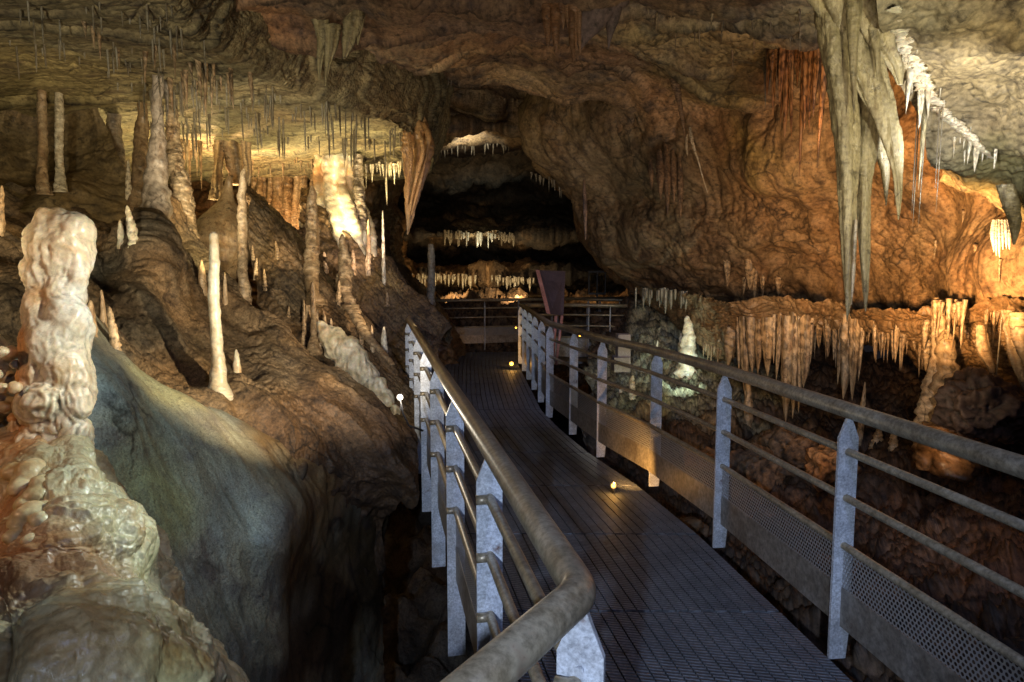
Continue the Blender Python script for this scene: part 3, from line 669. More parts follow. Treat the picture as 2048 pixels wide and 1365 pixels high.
thing_swept('column', 'column', 'lumpy bright column with beaded bumps right of the grey ringed column',
    [(345, 205, 7.2, 10), (344, 225, 7.2, 20), (347, 280, 7.2, 24), (350, 320, 7.1, 30), (362, 370, 7.0, 36), (370, 430, 6.9, 38), (378, 490, 6.8, 38), (388, 545, 6.7, 30), (400, 600, 6.7, 40)], M['stal'],
    lump=.2, knob=.5, seed=3, n=36)
thing_swept('column', 'column', 'brown column with a narrow neck left of the grey ringed column',
    [(283, 120, 7.3, 12), (283, 165, 7.3, 8), (284, 195, 7.3, 16), (285, 230, 7.3, 18), (283, 260, 7.3, 24), (281, 310, 7.2, 26), (280, 370, 7.1, 30), (278, 430, 7.0, 50)], M['stal'], lump=.15, knob=.3, seed=4)
thing_swept('column', 'column', 'pale column standing at the corner of the left rock wall',
    [(228, 125, 7.8, 14), (229, 150, 7.8, 14), (231, 200, 7.8, 14), (230, 212, 7.8, 26), (227, 250, 7.8, 26), (232, 290, 7.7, 26), (236, 340, 7.6, 34), (240, 400, 7.4, 50)], M['grey'], lump=.15, knob=.2, seed=5)
thing_swept('column', 'column', 'left one of two thin ringed columns on the lumpy left wall',
    [(83, 150, 7.0, 20), (84, 180, 6.9, 16), (84, 230, 6.9, 17), (86, 300, 6.8, 17), (84, 350, 6.7, 20), (90, 390, 6.6, 30)], M['stal'], lump=.1, ripple=.06, freq=5, seed=6)
thing_swept('stalagmite', 'stalagmite', 'right one of two thin ringed spires, with a white tip',
    [(120, 170, 6.95, 5), (118, 180, 6.95, 12), (119, 230, 6.9, 16), (118, 300, 6.8, 15), (120, 350, 6.7, 17), (122, 385, 6.6, 28)], M['straw'], lump=.1, ripple=.07, freq=5, seed=7)
thing_swept('stalagmite', 'stalagmite', 'short stepped spire between the bright lumpy column and the drapery column',
    [(458, 352, 8.3, 5), (458, 362, 8.3, 12), (456, 385, 8.3, 18), (452, 410, 8.2, 40), (445, 440, 8.1, 95), (440, 480, 8.0, 130), (440, 520, 8.0, 120), (440, 560, 8.0, 60)], M['stal'], lump=.12, knob=.12, seed=8, n=40)
cl = empty('drapery_column', W(465, 400, 9.2)); tag(cl, 'warm lit column of fused draperies reaching the ceiling', 'column')
cl.location = (0, 0, 0)
for i, p in enumerate([[(444, 250, 9.2, 26), (440, 300, 9.2, 20), (437, 340, 9.1, 16), (432, 400, 9.0, 26)], [(470, 245, 9.3, 40), (468, 290, 9.3, 44), (474, 330, 9.3, 40), (480, 370, 9.3, 30)],
                       [(490, 250, 9.1, 22), (493, 300, 9.1, 16), (496, 345, 9.1, 14), (496, 375, 9.1, 5)]]):
    swept('fluted_pillar', p, M['stal'], lump=.12, flutes=5, seed=9 + i, parent=cl, n=28)
thing_swept('stalagmite', 'stalagmite', 'tall thin knobby brown stalagmite before the dark hollow',
    [(488, 338, 6.8, 4), (486, 352, 6.8, 12), (484, 400, 6.8, 17), (485, 450, 6.8, 20), (485, 500, 6.8, 20), (486, 550, 6.7, 20), (488, 590, 6.7, 26), (491, 625, 6.6, 34), (492, 660, 6.5, 50)], M['stal'], lump=.22, knob=.35, seed=12)
thing_swept('stalagmite', 'stalagmite', 'knobby stalagmite with a narrow dark top on the dark slab ridge',
    [(624, 372, 8.0, 4), (624, 386, 8.0, 14), (623, 420, 8.0, 20), (625, 460, 8.0, 26), (625, 500, 7.9, 26), (622, 540, 7.8, 30), (626, 580, 7.6, 24), (628, 610, 7.5, 40)], M['stal'], lump=.2, knob=.55, seed=13)
thing_swept('stalagmite', 'stalagmite', 'thin rod-like stalagmite below the knobby one on the slab ridge',
    [(626, 562, 7.2, 4), (625, 575, 7.2, 10), (627, 620, 7.2, 11), (627, 670, 7.1, 14), (628, 710, 7.0, 30)], M['stal'], lump=.2, knob=.3, seed=14)
thing_swept('stalagmite', 'stalagmite', 'knobby reddish stalagmite on the slope near the centre of the left side',
    [(684, 468, 8.2, 4), (685, 485, 8.2, 14), (689, 510, 8.2, 22), (690, 545, 8.1, 26), (690, 580, 8.0, 30), (697, 605, 7.9, 26), (700, 620, 7.8, 40)], M['stal'], lump=.25, knob=.6, seed=15)
thing_swept('column', 'column', 'ringed column at the right end of the pink flowstone block',
    [(716, 310, 9.7, 18), (716, 345, 9.7, 18), (718, 380, 9.6, 22), (722, 420, 9.6, 20), (728, 460, 9.5, 24)], M['grey'], lump=.2, knob=.5, seed=16)
thing_swept('flowstone_block', 'flowstone', 'pinkish fluted flowstone block under the low ceiling edge',
    [(672, 285, 9.9, 80), (672, 320, 9.9, 78), (670, 360, 9.9, 72), (675, 400, 9.8, 80), (690, 440, 9.7, 90), (700, 480, 9.6, 90), (715, 520, 9.5, 70), (730, 560, 9.4, 40)], M['white'], lump=.14, knob=.25, flutes=7, seed=17, n=70,
    tint=lambda V: blobs_tint(V, [(W(640, 350, 9.8), .3, (.8, .55, .38)), (W(700, 360, 9.8), .3, (.95, .78, .62))]))
E = []
for px, py, r in [(642, 655, 13), (655, 668, 17), (672, 684, 22), (692, 702, 25), (712, 724, 26), (732, 750, 25), (752, 778, 21), (772, 802, 17), (790, 825, 12), (668, 700, 18), (690, 725, 20), (715, 755, 18)]:
    h = hit(px, py, ['muddy_slope', 'rock_ridge']); Y = min(h.y, 7.2) if h else 6.2
    E.append((px, py, Y + .02, r, r * 1.2, .9))
tag(fuse('flowstone_cascade', E, .015, M['white'], lambda V: .03 * fbm(V * 5, 3, 3) + .012 * ridge(V * S(14, 14, 4), 2, 3)), 'white flowstone cascade descending the slope beside the walkway', 'flowstone')
for i, (px, yt, yb, w) in enumerate([(637, 618, 670, 14), (650, 620, 680, 13), (668, 655, 700, 16), (610, 600, 660, 10)]):
    rise('mite', px, yt, yb, w, 6.75, 'stal', 'small pointed stalagmite at the head of the white cascade', 'stalagmites at the head of the white cascade')
thing_swept('flowstone_tongue', 'flowstone', 'narrow pale flowstone tongue between the white cascade and the chasm',
    [(700, 610, 7.7, 30), (715, 640, 7.5, 24), (735, 675, 7.3, 22), (760, 700, 7.2, 18), (785, 730, 7.1, 12)], M['stal'], lump=.2, knob=.3, seed=19)
for px, yt, yb, w, Y, mat, lab in [
    (475, 698, 745, 20, 5.2, 'white', 'stubby pale green stalagmite tip right of the slender stalagmite'),
    (230, 612, 690, 22, 4.95, 'stal', 'short brown conical stalagmite on the slope left of the long shadow'),
    (205, 580, 640, 18, 5.1, 'stal', 'small brown stalagmite just right of the big white stalagmite'),
    (182, 600, 660, 26, 4.9, 'stal', 'rounded brown stub behind the big white stalagmite'),
    (243, 440, 480, 18, 6.3, 'white', 'short pale stub beside the base of the ringed column'),
    (264, 413, 480, 22, 6.2, 'white', 'pale rounded spire at the base of the ringed column'),
    (262, 322, 385, 14, 7.0, 'straw', 'amber glowing stub between the left wall and the columns'),
    (405, 520, 575, 20, 6.5, 'stal', 'small brown cone at the foot of the lumpy bright column'),
    (768, 653, 700, 17, 7.0, 'straw', 'warm lit stub on the ridge left of the far handrail'),
    (770, 424, 570, 9, 9.3, 'straw', 'thin pale tipped stalagmite in front of the dark recess'),
    (735, 440, 540, 12, 9.4, 'stal', 'dim thin stalagmite beside the flowstone block'),
    (450, 545, 600, 12, 7.4, 'stal', 'dim small stalagmite inside the dark hollow'),
    (2, 372, 470, 20, 5.2, 'stal', 'pale stalagmite cut by the left picture edge'),
    (745, 650, 700, 12, 7.2, 'stal', 'tiny reddish stub on the pale flowstone tongue')]:
    rise('mite' if yb - yt > 60 else 'stub', px, yt, yb, w, Y, mat, lab)
thing_swept('stalagmite', 'stalagmite', 'tall blunt mottled stalagmite left of the far handrail', [(862, 488, 11.5, 4), (862, 494, 11.5, 11), (863, 530, 11.5, 15), (862, 580, 11.5, 16), (863, 640, 11.5, 19), (864, 700, 11.5, 26), (865, 760, 11.5, 40)], M['grey'], lump=.2, knob=.35, seed=29)
for px, y0, y1, w in [(508, 300, 420, 16), (526, 320, 430, 14), (540, 300, 410, 10), (556, 330, 420, 22), (575, 330, 420, 20), (592, 310, 415, 12), (606, 320, 420, 16), (575, 300, 400, 9), (520, 300, 380, 10), (625, 300, 400, 10)]:
    swept_o = swept('column', [(px, y0 - 20, 11.2, w * 1.2), (px + 1, (y0 + y1) / 2, 11.2, w), (px - 1, y1, 11.1, w * 1.3), (px, y1 + 40, 11, w * 2)], M['stal'], lump=.2, knob=.4, seed=px, n=16)
    tag(swept_o, 'slim reddish column in the row behind the slab ridge', 'column', 'slim columns behind the slab ridge')

# big near stalagmite : fused ellipsoids
def st_hero(V):
    w = V + .04 * np.stack([fbm(V * 6, 2, 5), fbm(V * 6, 2, 6), fbm(V * 6, 2, 7)], 1)
    q = w * S(1, 1, .55)
    up = sm(V[:, 2], 1.52, 1.62)
    low = 1 - sm(V[:, 2], 1.22, 1.36)
    return (.020 * fbm(w * S(6, 6, 4), 2, 2) + .007 * (1 - up * .6) * ridge(q * 8, 2, 23) + .005 * ridge(w * S(22, 22, 2.6), 2, 9) * (.35 + .65 * up)
            + .008 * low * ridge(w * S(30, 30, 4), 2, 19) + .004 * fbm(w * 30, 3, 3) + .0012 * fbm(V * 110, 2, 4))
E = [(118, 500, 2.72, 56, 82, .9), (136, 462, 2.72, 40, 38, .9), (91, 436, 2.68, 19, 22, .8), (150, 530, 2.7, 22, 66, .9), (98, 545, 2.7, 40, 60, .9), (118, 590, 2.7, 46, 50, .9),
     (86, 640, 2.66, 34, 66, 1), (130, 650, 2.66, 44, 62, 1), (108, 690, 2.66, 60, 76, .95), (158, 695, 2.66, 18, 60, 1),
     (84, 750, 2.64, 42, 70, 1), (132, 755, 2.64, 46, 76, 1), (164, 765, 2.64, 16, 60, 1), (72, 800, 2.6, 26, 50, 1), (144, 808, 2.6, 28, 44, 1), (105, 800, 2.6, 46, 44, 1),
     (150, 862, 2.6, 24, 26, 1), (112, 885, 2.65, 62, 50, 1), (60, 880, 2.7, 50, 60, 1)]
for x_, b_ in ((76, 866), (88, 858), (99, 862), (111, 852), (122, 846), (133, 842)):
    for k_ in range(5): E.append((x_, 800 + (b_ - 800) * k_ / 4., 2.56, 8.5 - k_ * 1.2, 14, 1))
tag(fuse('stalagmite', E, .006, M['white'], st_hero, smooth=14, tint=lambda V: blobs_tint(V, [(W(30, 760, 2.6), .17, (.85, .46, .22)), (W(40, 690, 2.6), .12, (.85, .48, .24)), (W(150, 640, 2.6), .22, (1.02, 1.06, 1.12)), (W(100, 800, 2.55), .1, (.98, .98, .85)), (W(100, 430, 2.7), .07, (.9, .68, .45)), (W(70, 590, 2.6), .07, (.95, .72, .5)), (W(60, 870, 2.6), .13, (.8, .42, .22))])),
    'massive white and cream stalagmite with dripping bulges in the left foreground', 'stalagmite')
random.seed(21)
E = []
for (a, b, r) in [(30, 945, 26), (62, 940, 30), (80, 965, 20), (40, 975, 24), (75, 990, 24), (50, 1010, 22), (85, 1015, 18), (45, 1045, 28), (80, 1040, 20), (30, 1075, 22), (60, 1080, 18), (55, 960, 30), (60, 1030, 34)]:
    E.append((a, b, 2.17 + .002 * (1000 - b) * .5, r, r * .8, 1))
tag(fuse('popcorn_nodules', E, .006, M['white'], lambda V: .005 * fbm(V * 20, 3, 2), snap='near_flowstone', push=.012, smooth=9, tint=lambda V: blobs_tint(V, [(W(20, 990, 2.1), .10, (.85, .55, .32))], (1, .9, .68))),
    'orange and cream bulbous nodules on the near flowstone', 'flowstone nodules')
E = []
for i in range(26):
    E.append((random.uniform(-40, 40), random.uniform(672, 840), random.uniform(2.5, 2.7), random.uniform(11, 20), random.uniform(10, 18), 1))
E.append((-30, 760, 2.7, 55, 110, 1))
tag(fuse('coral_cluster', E, .007, M['white'], lambda V: .007 * (.6 - worley(V * 38)[0]), tint=lambda V: blobs_tint(V, [(W(0, 690, 2.6), .12, (.75, .5, .42)), (W(20, 850, 2.6), .12, (.85, .5, .3))], (.95, .85, .7))),
    'knobbly coral-like cluster at the left picture edge', 'flowstone nodules')
# ------------------------------------------------------------------ LEFT ceiling straws
random.seed(31)
def reg(poly):
    xs = [p[0] for p in poly]; ys = [p[1] for p in poly]
    def inside(x, y):
        c = False; j = len(poly) - 1
        for i in range(len(poly)):
            if (poly[i][1] > y) != (poly[j][1] > y) and x < (poly[j][0] - poly[i][0]) * (y - poly[i][1]) / (poly[j][1] - poly[i][1]) + poly[i][0]: c = not c
            j = i
        return c
    def f():
        while True:
            x = random.uniform(min(xs), max(xs)); y = random.uniform(min(ys), max(ys))
            if inside(x, y): return x, y
    return f
straws_on(['cave_ceiling_left'], reg([(0, 0), (340, 0), (430, 90), (430, 150), (180, 130), (0, 90)]), 60, (12, 70), (3, 5), 'straw',
          'thin pale soda straw hanging from the flat ceiling at the top left', 'soda straws at the top left')
straws_on(['cave_ceiling_left'], reg([(200, 140), (560, 165), (700, 215), (820, 265), (780, 290), (300, 260)]), 170, (14, 75), (2.5, 4.5), 'straw',
          'thin soda straw in the dense field over the left columns', 'soda straws over the left columns')
straws_on(['cave_ceiling_left'], reg([(160, 40), (480, 130), (560, 190), (400, 200), (240, 110)]), 22, (30, 90), (7, 13), 'stal',
          'tapering stalactite among the soda straws over the left columns', 'stalactites among the left soda straws', kind='tite')
fringe('tite', [(380, 262, 10.6), (500, 292, 10.8), (640, 298, 10.6), (720, 305, 10.4)], 26, (12, 45), (5, 10), 'stal', 'small stalactite on the far rim of the low ceiling', 'stalactites on the far rim')
fringe('straw', [(0, 118, 7.3), (90, 122, 7.4), (170, 130, 7.6)], 26, (10, 42), (4, 8), 'grey', 'short grey stalactite in the dark slot above the left wall', 'stalactites in the dark slot')
for px, y0, y1, w in [(240, 105, 135, 10), (270, 100, 170, 5), (336, 130, 225, 20), (430, 140, 205, 9), (455, 140, 210, 8), (382, 140, 215, 9), (360, 130, 220, 7)]:
    hang('tite', px, y0, y1, w, 6.8, 'grey', 'grey stalactite hanging near the top of the ringed column', 'stalactites beside the ringed column')

fringe('tite', [(340, 285, 9.4), (430, 290, 9.8), (520, 292, 10.4), (640, 296, 10.4), (720, 300, 10.2)], 46, (20, 95), (6, 12), 'stal', 'slim stalactite in front of the warm lit background columns', 'slim stalactites before the lit columns', jit=.4)
for _ in range(22):
    px_, py_ = random.uniform(480, 780), random.uniform(470, 740)
    h_ = hit(px_, py_, ['muddy_slope', 'rock_ridge', 'rock_ridge_far'])
    if h_ and h_.y > 6: l_ = random.uniform(14, 48); rise('mite', px_, py_ - l_, py_, l_ * random.uniform(.22, .4) + 3, h_.y, 'stal', 'small brown stalagmite scattered on the left ridges', 'small stalagmites on the left ridges')
# ------------------------------------------------------------------ hanging draperies, centre
tg = empty('drapery_stalactite'); tag(tg, 'large carrot-shaped orange brown drapery at the end of the low ceiling', 'drapery')
swept('drapery', [(832, 215, 8.9, 26), (831, 240, 8.9, 36), (833, 262, 8.9, 50), (834, 285, 8.9, 56), (832, 320, 8.9, 50), (828, 370, 8.9, 36), (821, 420, 8.9, 20), (817, 455, 8.9, 8), (815, 470, 8.9, 2)], M['stal'], lump=.18, flutes=5, knob=.12, seed=40, n=60, parent=tg, flat=.5,
      tint=lambda V: blobs_tint(V, [], (1.0, .8, .58)))
swept('fold', [(838, 262, 8.72, 7), (846, 300, 8.66, 8), (836, 345, 8.68, 7), (824, 395, 8.75, 5), (818, 440, 8.85, 3)], M['stal'], lump=.25, seed=39, parent=tg, flat=.6, tint=lambda V: blobs_tint(V, [], (1.2, 1.0, .75)))
swept('fold', [(815, 265, 8.75, 7), (822, 310, 8.68, 8), (818, 360, 8.72, 7), (814, 410, 8.82, 5)], M['stal'], lump=.25, seed=38, parent=tg, flat=.6, tint=lambda V: blobs_tint(V, [], (1.0, .8, .6)))
swept('fold', [(846, 245, 8.8, 10), (857, 272, 8.75, 12), (852, 310, 8.75, 9), (840, 365, 8.75, 8), (823, 430, 8.8, 4)], M['stal'], lump=.1, seed=41, parent=tg, flat=.6, tint=lambda V: blobs_tint(V, [], (1.15, .95, .7)))
tg = empty('drapery_cluster'); tag(tg, 'pale folded drapery with two long points high on the brown ceiling', 'drapery')
for i, p in enumerate([[(640, 40, 5.75, 30), (645, 80, 5.75, 22), (640, 120, 5.75, 12), (638, 160, 5.75, 3)], [(665, 50, 5.75, 34), (662, 90, 5.75, 24), (655, 130, 5.75, 12), (651, 172, 5.75, 2)],
                       [(712, 10, 5.65, 34), (705, 50, 5.65, 34), (696, 90, 5.65, 22), (688, 118, 5.65, 5)], [(725, 0, 5.65, 12), (722, 40, 5.65, 12), (715, 90, 5.65, 3)]]):
    swept('drapery', p, M['olive'], lump=.12, flutes=5, seed=43 + i, n=32, parent=tg, flat=.5)
tg = empty('drapery_cluster'); tag(tg, 'pinkish row of pointed draperies at the top centre', 'drapery')
for i, (a, b, c, w) in enumerate([(1092, 0, 98, 22), (1108, 0, 108, 26), (1122, 0, 60, 20), (1132, 0, 60, 18), (1142, 30, 125, 18), (1148, 20, 100, 14), (1156, 30, 112, 12), (1145, 0, 40, 30), (1118, 0, 45, 26)]):
    swept('drapery', [(a, b - 40, 5.3, w), (a + 1, b, 5.3, w), (a + 2, (b + c) / 2, 5.3, w * .7), (a + 4, c - 12, 5.3, w * .35), (a + 4, c, 5.3, 1.5)], M['stal'], lump=.15, seed=50 + i, n=18, parent=tg,
          tint=lambda V: blobs_tint(V, [], (.85, .68, .6)))
swept('curtain_root', [(1180, -60, 5.4, 130), (1185, 0, 5.4, 130), (1178, 40, 5.4, 90), (1165, 80, 5.4, 30), (1160, 100, 5.4, 6)], M['purple'], lump=.15, seed=60, n=48, parent=tg, flat=.5)
thing_swept('stalactite', 'stalactite', 'purple grey drapery fold hanging right of the pinkish draperies', [(1228, -30, 5.4, 50), (1226, 30, 5.4, 30), (1220, 70, 5.4, 12), (1217, 98, 5.4, 3)], M['purple'], lump=.1, seed=61, flat=.6)
fringe('tite', [(860, 150, 9.4), (920, 150, 9.7), (1000, 148, 9.8)], 30, (10, 30), (4, 8), 'grey', 'small stalactite on the upper arch edge over the centre', 'stalactites on the upper arch')
fringe('tite', [(850, 190, 13), (950, 190, 13.5), (1050, 205, 12.5), (1100, 215, 12)], 28, (8, 24), (3, 7), 'stal', 'tiny stalactite on the second arch edge over the centre', 'stalactites on the second arch')
fringe('tite', [(860, 292, 15.5), (900, 284, 16), (960, 280, 16.3), (1020, 288, 16)], 44, (8, 34), (3, 7), 'straw', 'pale stalactite on the lit strip of the lower arch', 'stalactites on the lower arch')
fringe('tite', [(720, 340, 9.9), (760, 333, 9.9), (802, 332, 9.6)], 26, (10, 40), (4, 8), 'straw', 'bright white stalactite beside the carrot-shaped drapery', 'bright stalactites by the drapery')
hang('straw', 771, 345, 410, 5, 9.8, 'straw', 'single long straw below the bright white stalactites')
fringe('straw', [(885, 466, 19.3), (960, 470, 19.3), (1040, 472, 19.3)], 70, (8, 28), (3, 6), 'straw', 'white stalactite on the bright strip in the dark recess', 'stalactites on the bright strip')
fringe('straw', [(800, 552, 19.2), (900, 553, 19.4), (1000, 556, 19.4), (1070, 560, 19.2)], 70, (8, 26), (3, 7), 'straw', 'amber lit stalactite on the lowest strip behind the walkway', 'stalactites behind the walkway')
fringe('tite', [(740, 0, 6.5), (900, 4, 6.5), (1060, 4, 6.5)], 30, (6, 26), (4, 8), 'stal', 'short stalactite on the top edge of the brown ceiling', 'stalactites along the top edge')
fringe('tite', [(1000, 20, 6.9), (1070, 24, 6.9)], 10, (30, 60), (6, 12), 'redst', 'dark brown stalactite left of the pinkish draperies', 'dark stalactites at the top centre')
random.seed(44)
straws_on(['cave_ceiling'], reg([(1270, 10), (1620, 10), (1600, 120), (1330, 90)]), 26, (10, 46), (4, 9), 'stal', 'small pale stalactite on the olive ceiling right of centre', 'stalactites on the olive ceiling', kind='tite')
fringe('straw', [(1440, 75, 6.9), (1480, 78, 6.9), (1540, 90, 6.9)], 18, (14, 40), (4, 6), 'redst', 'thin amber straw in the little row on the olive ceiling', 'amber straws on the olive ceiling')
fringe('tite', [(1140, 380, 13), (1110, 365, 13), (1060, 350, 14)], 14, (8, 30), (4, 7), 'grey', 'dim stalactite on the rim of the dark recess', 'stalactites on the recess rim')
thing_swept('stalactite', 'stalactite', 'long brown stalactite running down the rock nose', [(1350, 160, 8.1, 20), (1358, 200, 8.1, 11), (1366, 245, 8.1, 7), (1371, 285, 8.1, 2)], M['brown'], lump=.2, seed=62)
thing_swept('root_drip', 'flowstone', 'white branching drip trail on the brown rock face', [(1380, 255, 8.0, 4), (1383, 275, 7.95, 7), (1388, 297, 8, 5), (1396, 320, 8, 3), (1404, 350, 8, 2.5), (1415, 385, 8, 1)], M['straw'], lump=.5, knob=.6, seed=63)
thing_swept('root_drip', 'flowstone', 'short white drip left of the branching drip trail', [(1374, 270, 7.95, 4), (1373, 290, 7.95, 5), (1375, 312, 7.95, 2)], M['straw'], lump=.3, seed=64)
# fluted flows on the brown face
for i, (a, b, c, w) in enumerate([(1318, 300, 400, 16), (1332, 290, 430, 14), (1345, 300, 410, 12), (1358, 310, 440, 12), (1300, 320, 380, 10), (1168, 360, 480, 8)]):
    tag(swept('flow_ridge', [(a, b, 9.3, w * .6), (a + 2, (b + c) / 2, 9.2, w), (a + 3, c, 9.2, 2)], M['brown'], lump=.2, flutes=3, seed=70 + i), 'vertical brown flow ridge on the right rock face', 'flowstone', 'flow ridges on the rock face')

# ------------------------------------------------------------------ RIGHT: great hanging formation
tg = empty('hanging_formation'); tag(tg, 'great olive grey hanging formation of long tapering stalactites and blades', 'stalactite formation')
FM = [
    ([(1648, -80, 4.0, 52), (1653, 0, 4.0, 52), (1668, 80, 4.0, 54), (1684, 176, 4.0, 53), (1693, 293, 4.0, 46), (1695, 358, 4.0, 38), (1696, 440, 4.0, 30), (1696, 505, 4.0, 24), (1696, 593, 4.0, 13), (1694, 643, 4.0, 2)], 3, 'main_spike'),
    ([(1735, 100, 4.15, 40), (1741, 176, 4.15, 46), (1735, 293, 4.15, 36), (1729, 358, 4.15, 29), (1728, 440, 4.15, 24), (1729, 505, 4.15, 20), (1731, 593, 4.15, 9), (1731, 624, 4.15, 2)], 3, 'second_spike'),
    ([(1706, -60, 3.85, 40), (1708, 20, 3.85, 30), (1706, 80, 3.85, 20), (1707, 150, 3.85, 13), (1708, 228, 3.85, 2)], 0, 'thin_spike'),
    ([(1735, -60, 3.9, 60), (1742, 20, 3.9, 34), (1750, 80, 3.9, 18), (1755, 120, 3.9, 11), (1755, 162, 3.9, 2)], 0, 'thin_spike'),
    ([(1715, 60, 4.0, 50), (1738, 140, 4.0, 58), (1765, 220, 4.0, 52), (1787, 290, 4.0, 34), (1795, 345, 4.0, 18), (1797, 400, 4.0, 11), (1797, 440, 4.0, 2)], 4, 'blade'),
    ([(1752, 250, 4.2, 16), (1762, 300, 4.2, 24), (1770, 340, 4.2, 18), (1772, 380, 4.2, 9), (1772, 412, 4.2, 2)], 0, 'thin_spike'),
    ([(1640, -120, 3.9, 120), (1668, -40, 3.9, 130), (1690, 20, 3.95, 100), (1705, 90, 4.0, 64), (1722, 150, 4.0, 44), (1745, 210, 4.0, 26), (1765, 250, 4.02, 20)], 6, 'blade'),
    ([(1690, -120, 3.9, 120), (1720, -40, 3.9, 110), (1745, 30, 3.9, 80), (1765, 90, 3.95, 50), (1790, 130, 4.0, 30), (1800, 170, 4.0, 10)], 6, 'blade'),
    ([(1712, 440, 3.95, 6), (1709, 500, 3.93, 8), (1706, 560, 3.93, 7), (1703, 610, 3.93, 1.5)], 0, 'pale_edge')]
for i, (p, fl, nm) in enumerate(FM):
    swept(nm, p, M['straw'] if nm == 'pale_edge' else M['olive'], lump=.08, flutes=fl, seed=80 + i, n=64 if fl else 20, parent=tg, flat=.55 if nm == 'blade' else .8)
random.seed(52)
# orange curtain
fringe('fat', [(1538, 105, 6.4), (1570, 95, 6.3), (1610, 85, 6.1), (1650, 60, 5.8)], 34, (40, 190), (8, 16), 'redst', 'long rust red stalactite left of the great hanging formation', 'rust red stalactites')
hang('tite', 1606, 150, 350, 14, 6.1, 'redst', 'longest rust red stalactite with a thin tip'); hang('tite', 1647, 150, 332, 14, 5.6, 'redst', 'rust orange spike touching the great hanging formation')
fringe('straw', [(1525, 110, 6.8), (1545, 120, 6.6)], 8, (40, 110), (3, 5), 'straw', 'pinkish thin straw at the left of the rust red stalactites', 'pink straws')
# white shelf drips
WS = [(1790, 60, 4.1), (1820, 130, 4.2), (1850, 190, 4.3), (1880, 230, 4.4), (1930, 270, 4.4), (1980, 320, 4.5)]
cp = []
for px, py, w_ in [(1786, 20, 26), (1800, 60, 30), (1818, 110, 34), (1835, 150, 34), (1852, 185, 32), (1878, 218, 26), (1905, 242, 22), (1935, 268, 18), (1965, 300, 12), (1985, 318, 6)]:
    h = hit(px, py, ['cave_ceiling_right']); cp.append((px, py, (h.y if h and abs(h.y - 4.3) < .9 else 4.3) - .01, w_))
thing_swept('calcite_ledge', 'flowstone', 'white crusted ledge sloping down behind the great formation', cp, M['white'], lump=.45, knob=.6, seed=95, n=36, tint=lambda V: blobs_tint(V, [(W(1800, 80, 4.2), .3, (.72, .62, .42))], (.95, .93, .9)))
for _ in range(46):
    t_ = random.random() * 4.99; k_ = int(t_); f_ = t_ - k_; a_ = np.array(WS[k_]) * (1 - f_) + np.array(WS[k_ + 1]) * f_
    if pn(np.array([[t_ * 3.1, 2.2, 1.1]]), 4)[0] < random.uniform(-.4, .3): continue
    l_ = random.uniform(.15, 1) ** 2 * 95
    hang(random.choice(['tite', 'tite', 'fat']), a_[0] + random.uniform(-22, 30), a_[1] + random.uniform(-26, 8), a_[1] + l_, 4 + l_ * random.uniform(.06, .16), a_[2], random.choice(['white', 'white', 'straw']), 'white stalactite under the crusted ledge at the upper right', 'white stalactites of the crusted ledge', snap='cave_ceiling_right')
fringe('tite', WS, 12, (10, 40), (4, 8), 'white', 'white stalactite under the crusted ledge at the upper right', 'white stalactites of the crusted ledge', jit=.0, snap='cave_ceiling_right')
hang('tite', 1850, 170, 372, 16, 4.3, 'olive', 'long grey stalactite below the crusted ledge')
hang('tite', 1824, 130, 218, 18, 4.15, 'white', 'thick pale stalactite at the top of the crusted ledge')
for px, y1 in [(1834, 430), (1838, 452), (1852, 455), (1878, 375), (1885, 420), (1741, 430), (1745, 420)]:
    hang('straw', px, 240, y1, 2.4, 4.35, 'straw', 'hair thin white straw hanging before the orange rock', 'hair thin straws')
tg = empty('helictite_cluster'); tag(tg, 'pale root-like cluster of drips on the orange rock face', 'stalactite cluster')
for i, (a, b, c) in enumerate([(1985, 470, 505), (1990, 468, 512), (1996, 466, 515), (2003, 466, 500), (2010, 462, 498), (2016, 468, 500)]):
    swept('drip', [(2000 + (a - 2000) * .8, 440, 4.75, 7), (a, b, 4.72, 9), (a + 2, (b + c) / 2, 4.72, 6), (a + 3, c, 4.72, 1.5)], M['white'], lump=.2, seed=100 + i, n=12, parent=tg)
thing_swept('stalactite', 'stalactite', 'curved olive stalactite at the right picture edge', [(2010, 370, 4.2, 30), (2022, 410, 4.2, 30), (2030, 450, 4.2, 20), (2028, 490, 4.2, 4)], M['olive'], lump=.12, seed=108)
for px, y0, y1, w, Y in [(1950, 500, 535, 10, 5.3), (1870, 490, 520, 8, 5.6), (2000, 530, 570, 6, 5.0), (1925, 430, 448, 8, 5.4)]:
    h = hit(px, y0, ['cave_wall_right']); Y = h.y if h else Y
    hang('tite', px, y0, y1, w, Y - .03, 'stal', 'small tan drip on the orange rock face', 'drips on the orange rock face')
for px, y0, y1, w in [(1500, 520, 580, 22), (1512, 530, 600, 12), (1525, 540, 600, 10), (1558, 545, 592, 20), (1455, 510, 575, 14), (1490, 545, 590, 10)]:
    h = hit(px, y0 + 15, ['cave_wall_right']); Y = h.y if h else 7.9
    hang('fat', px, y0, y1, w, Y + .01, 'stal', 'tan drip flow on the ledge edge of the right rock face', 'drip flows on the ledge edge')

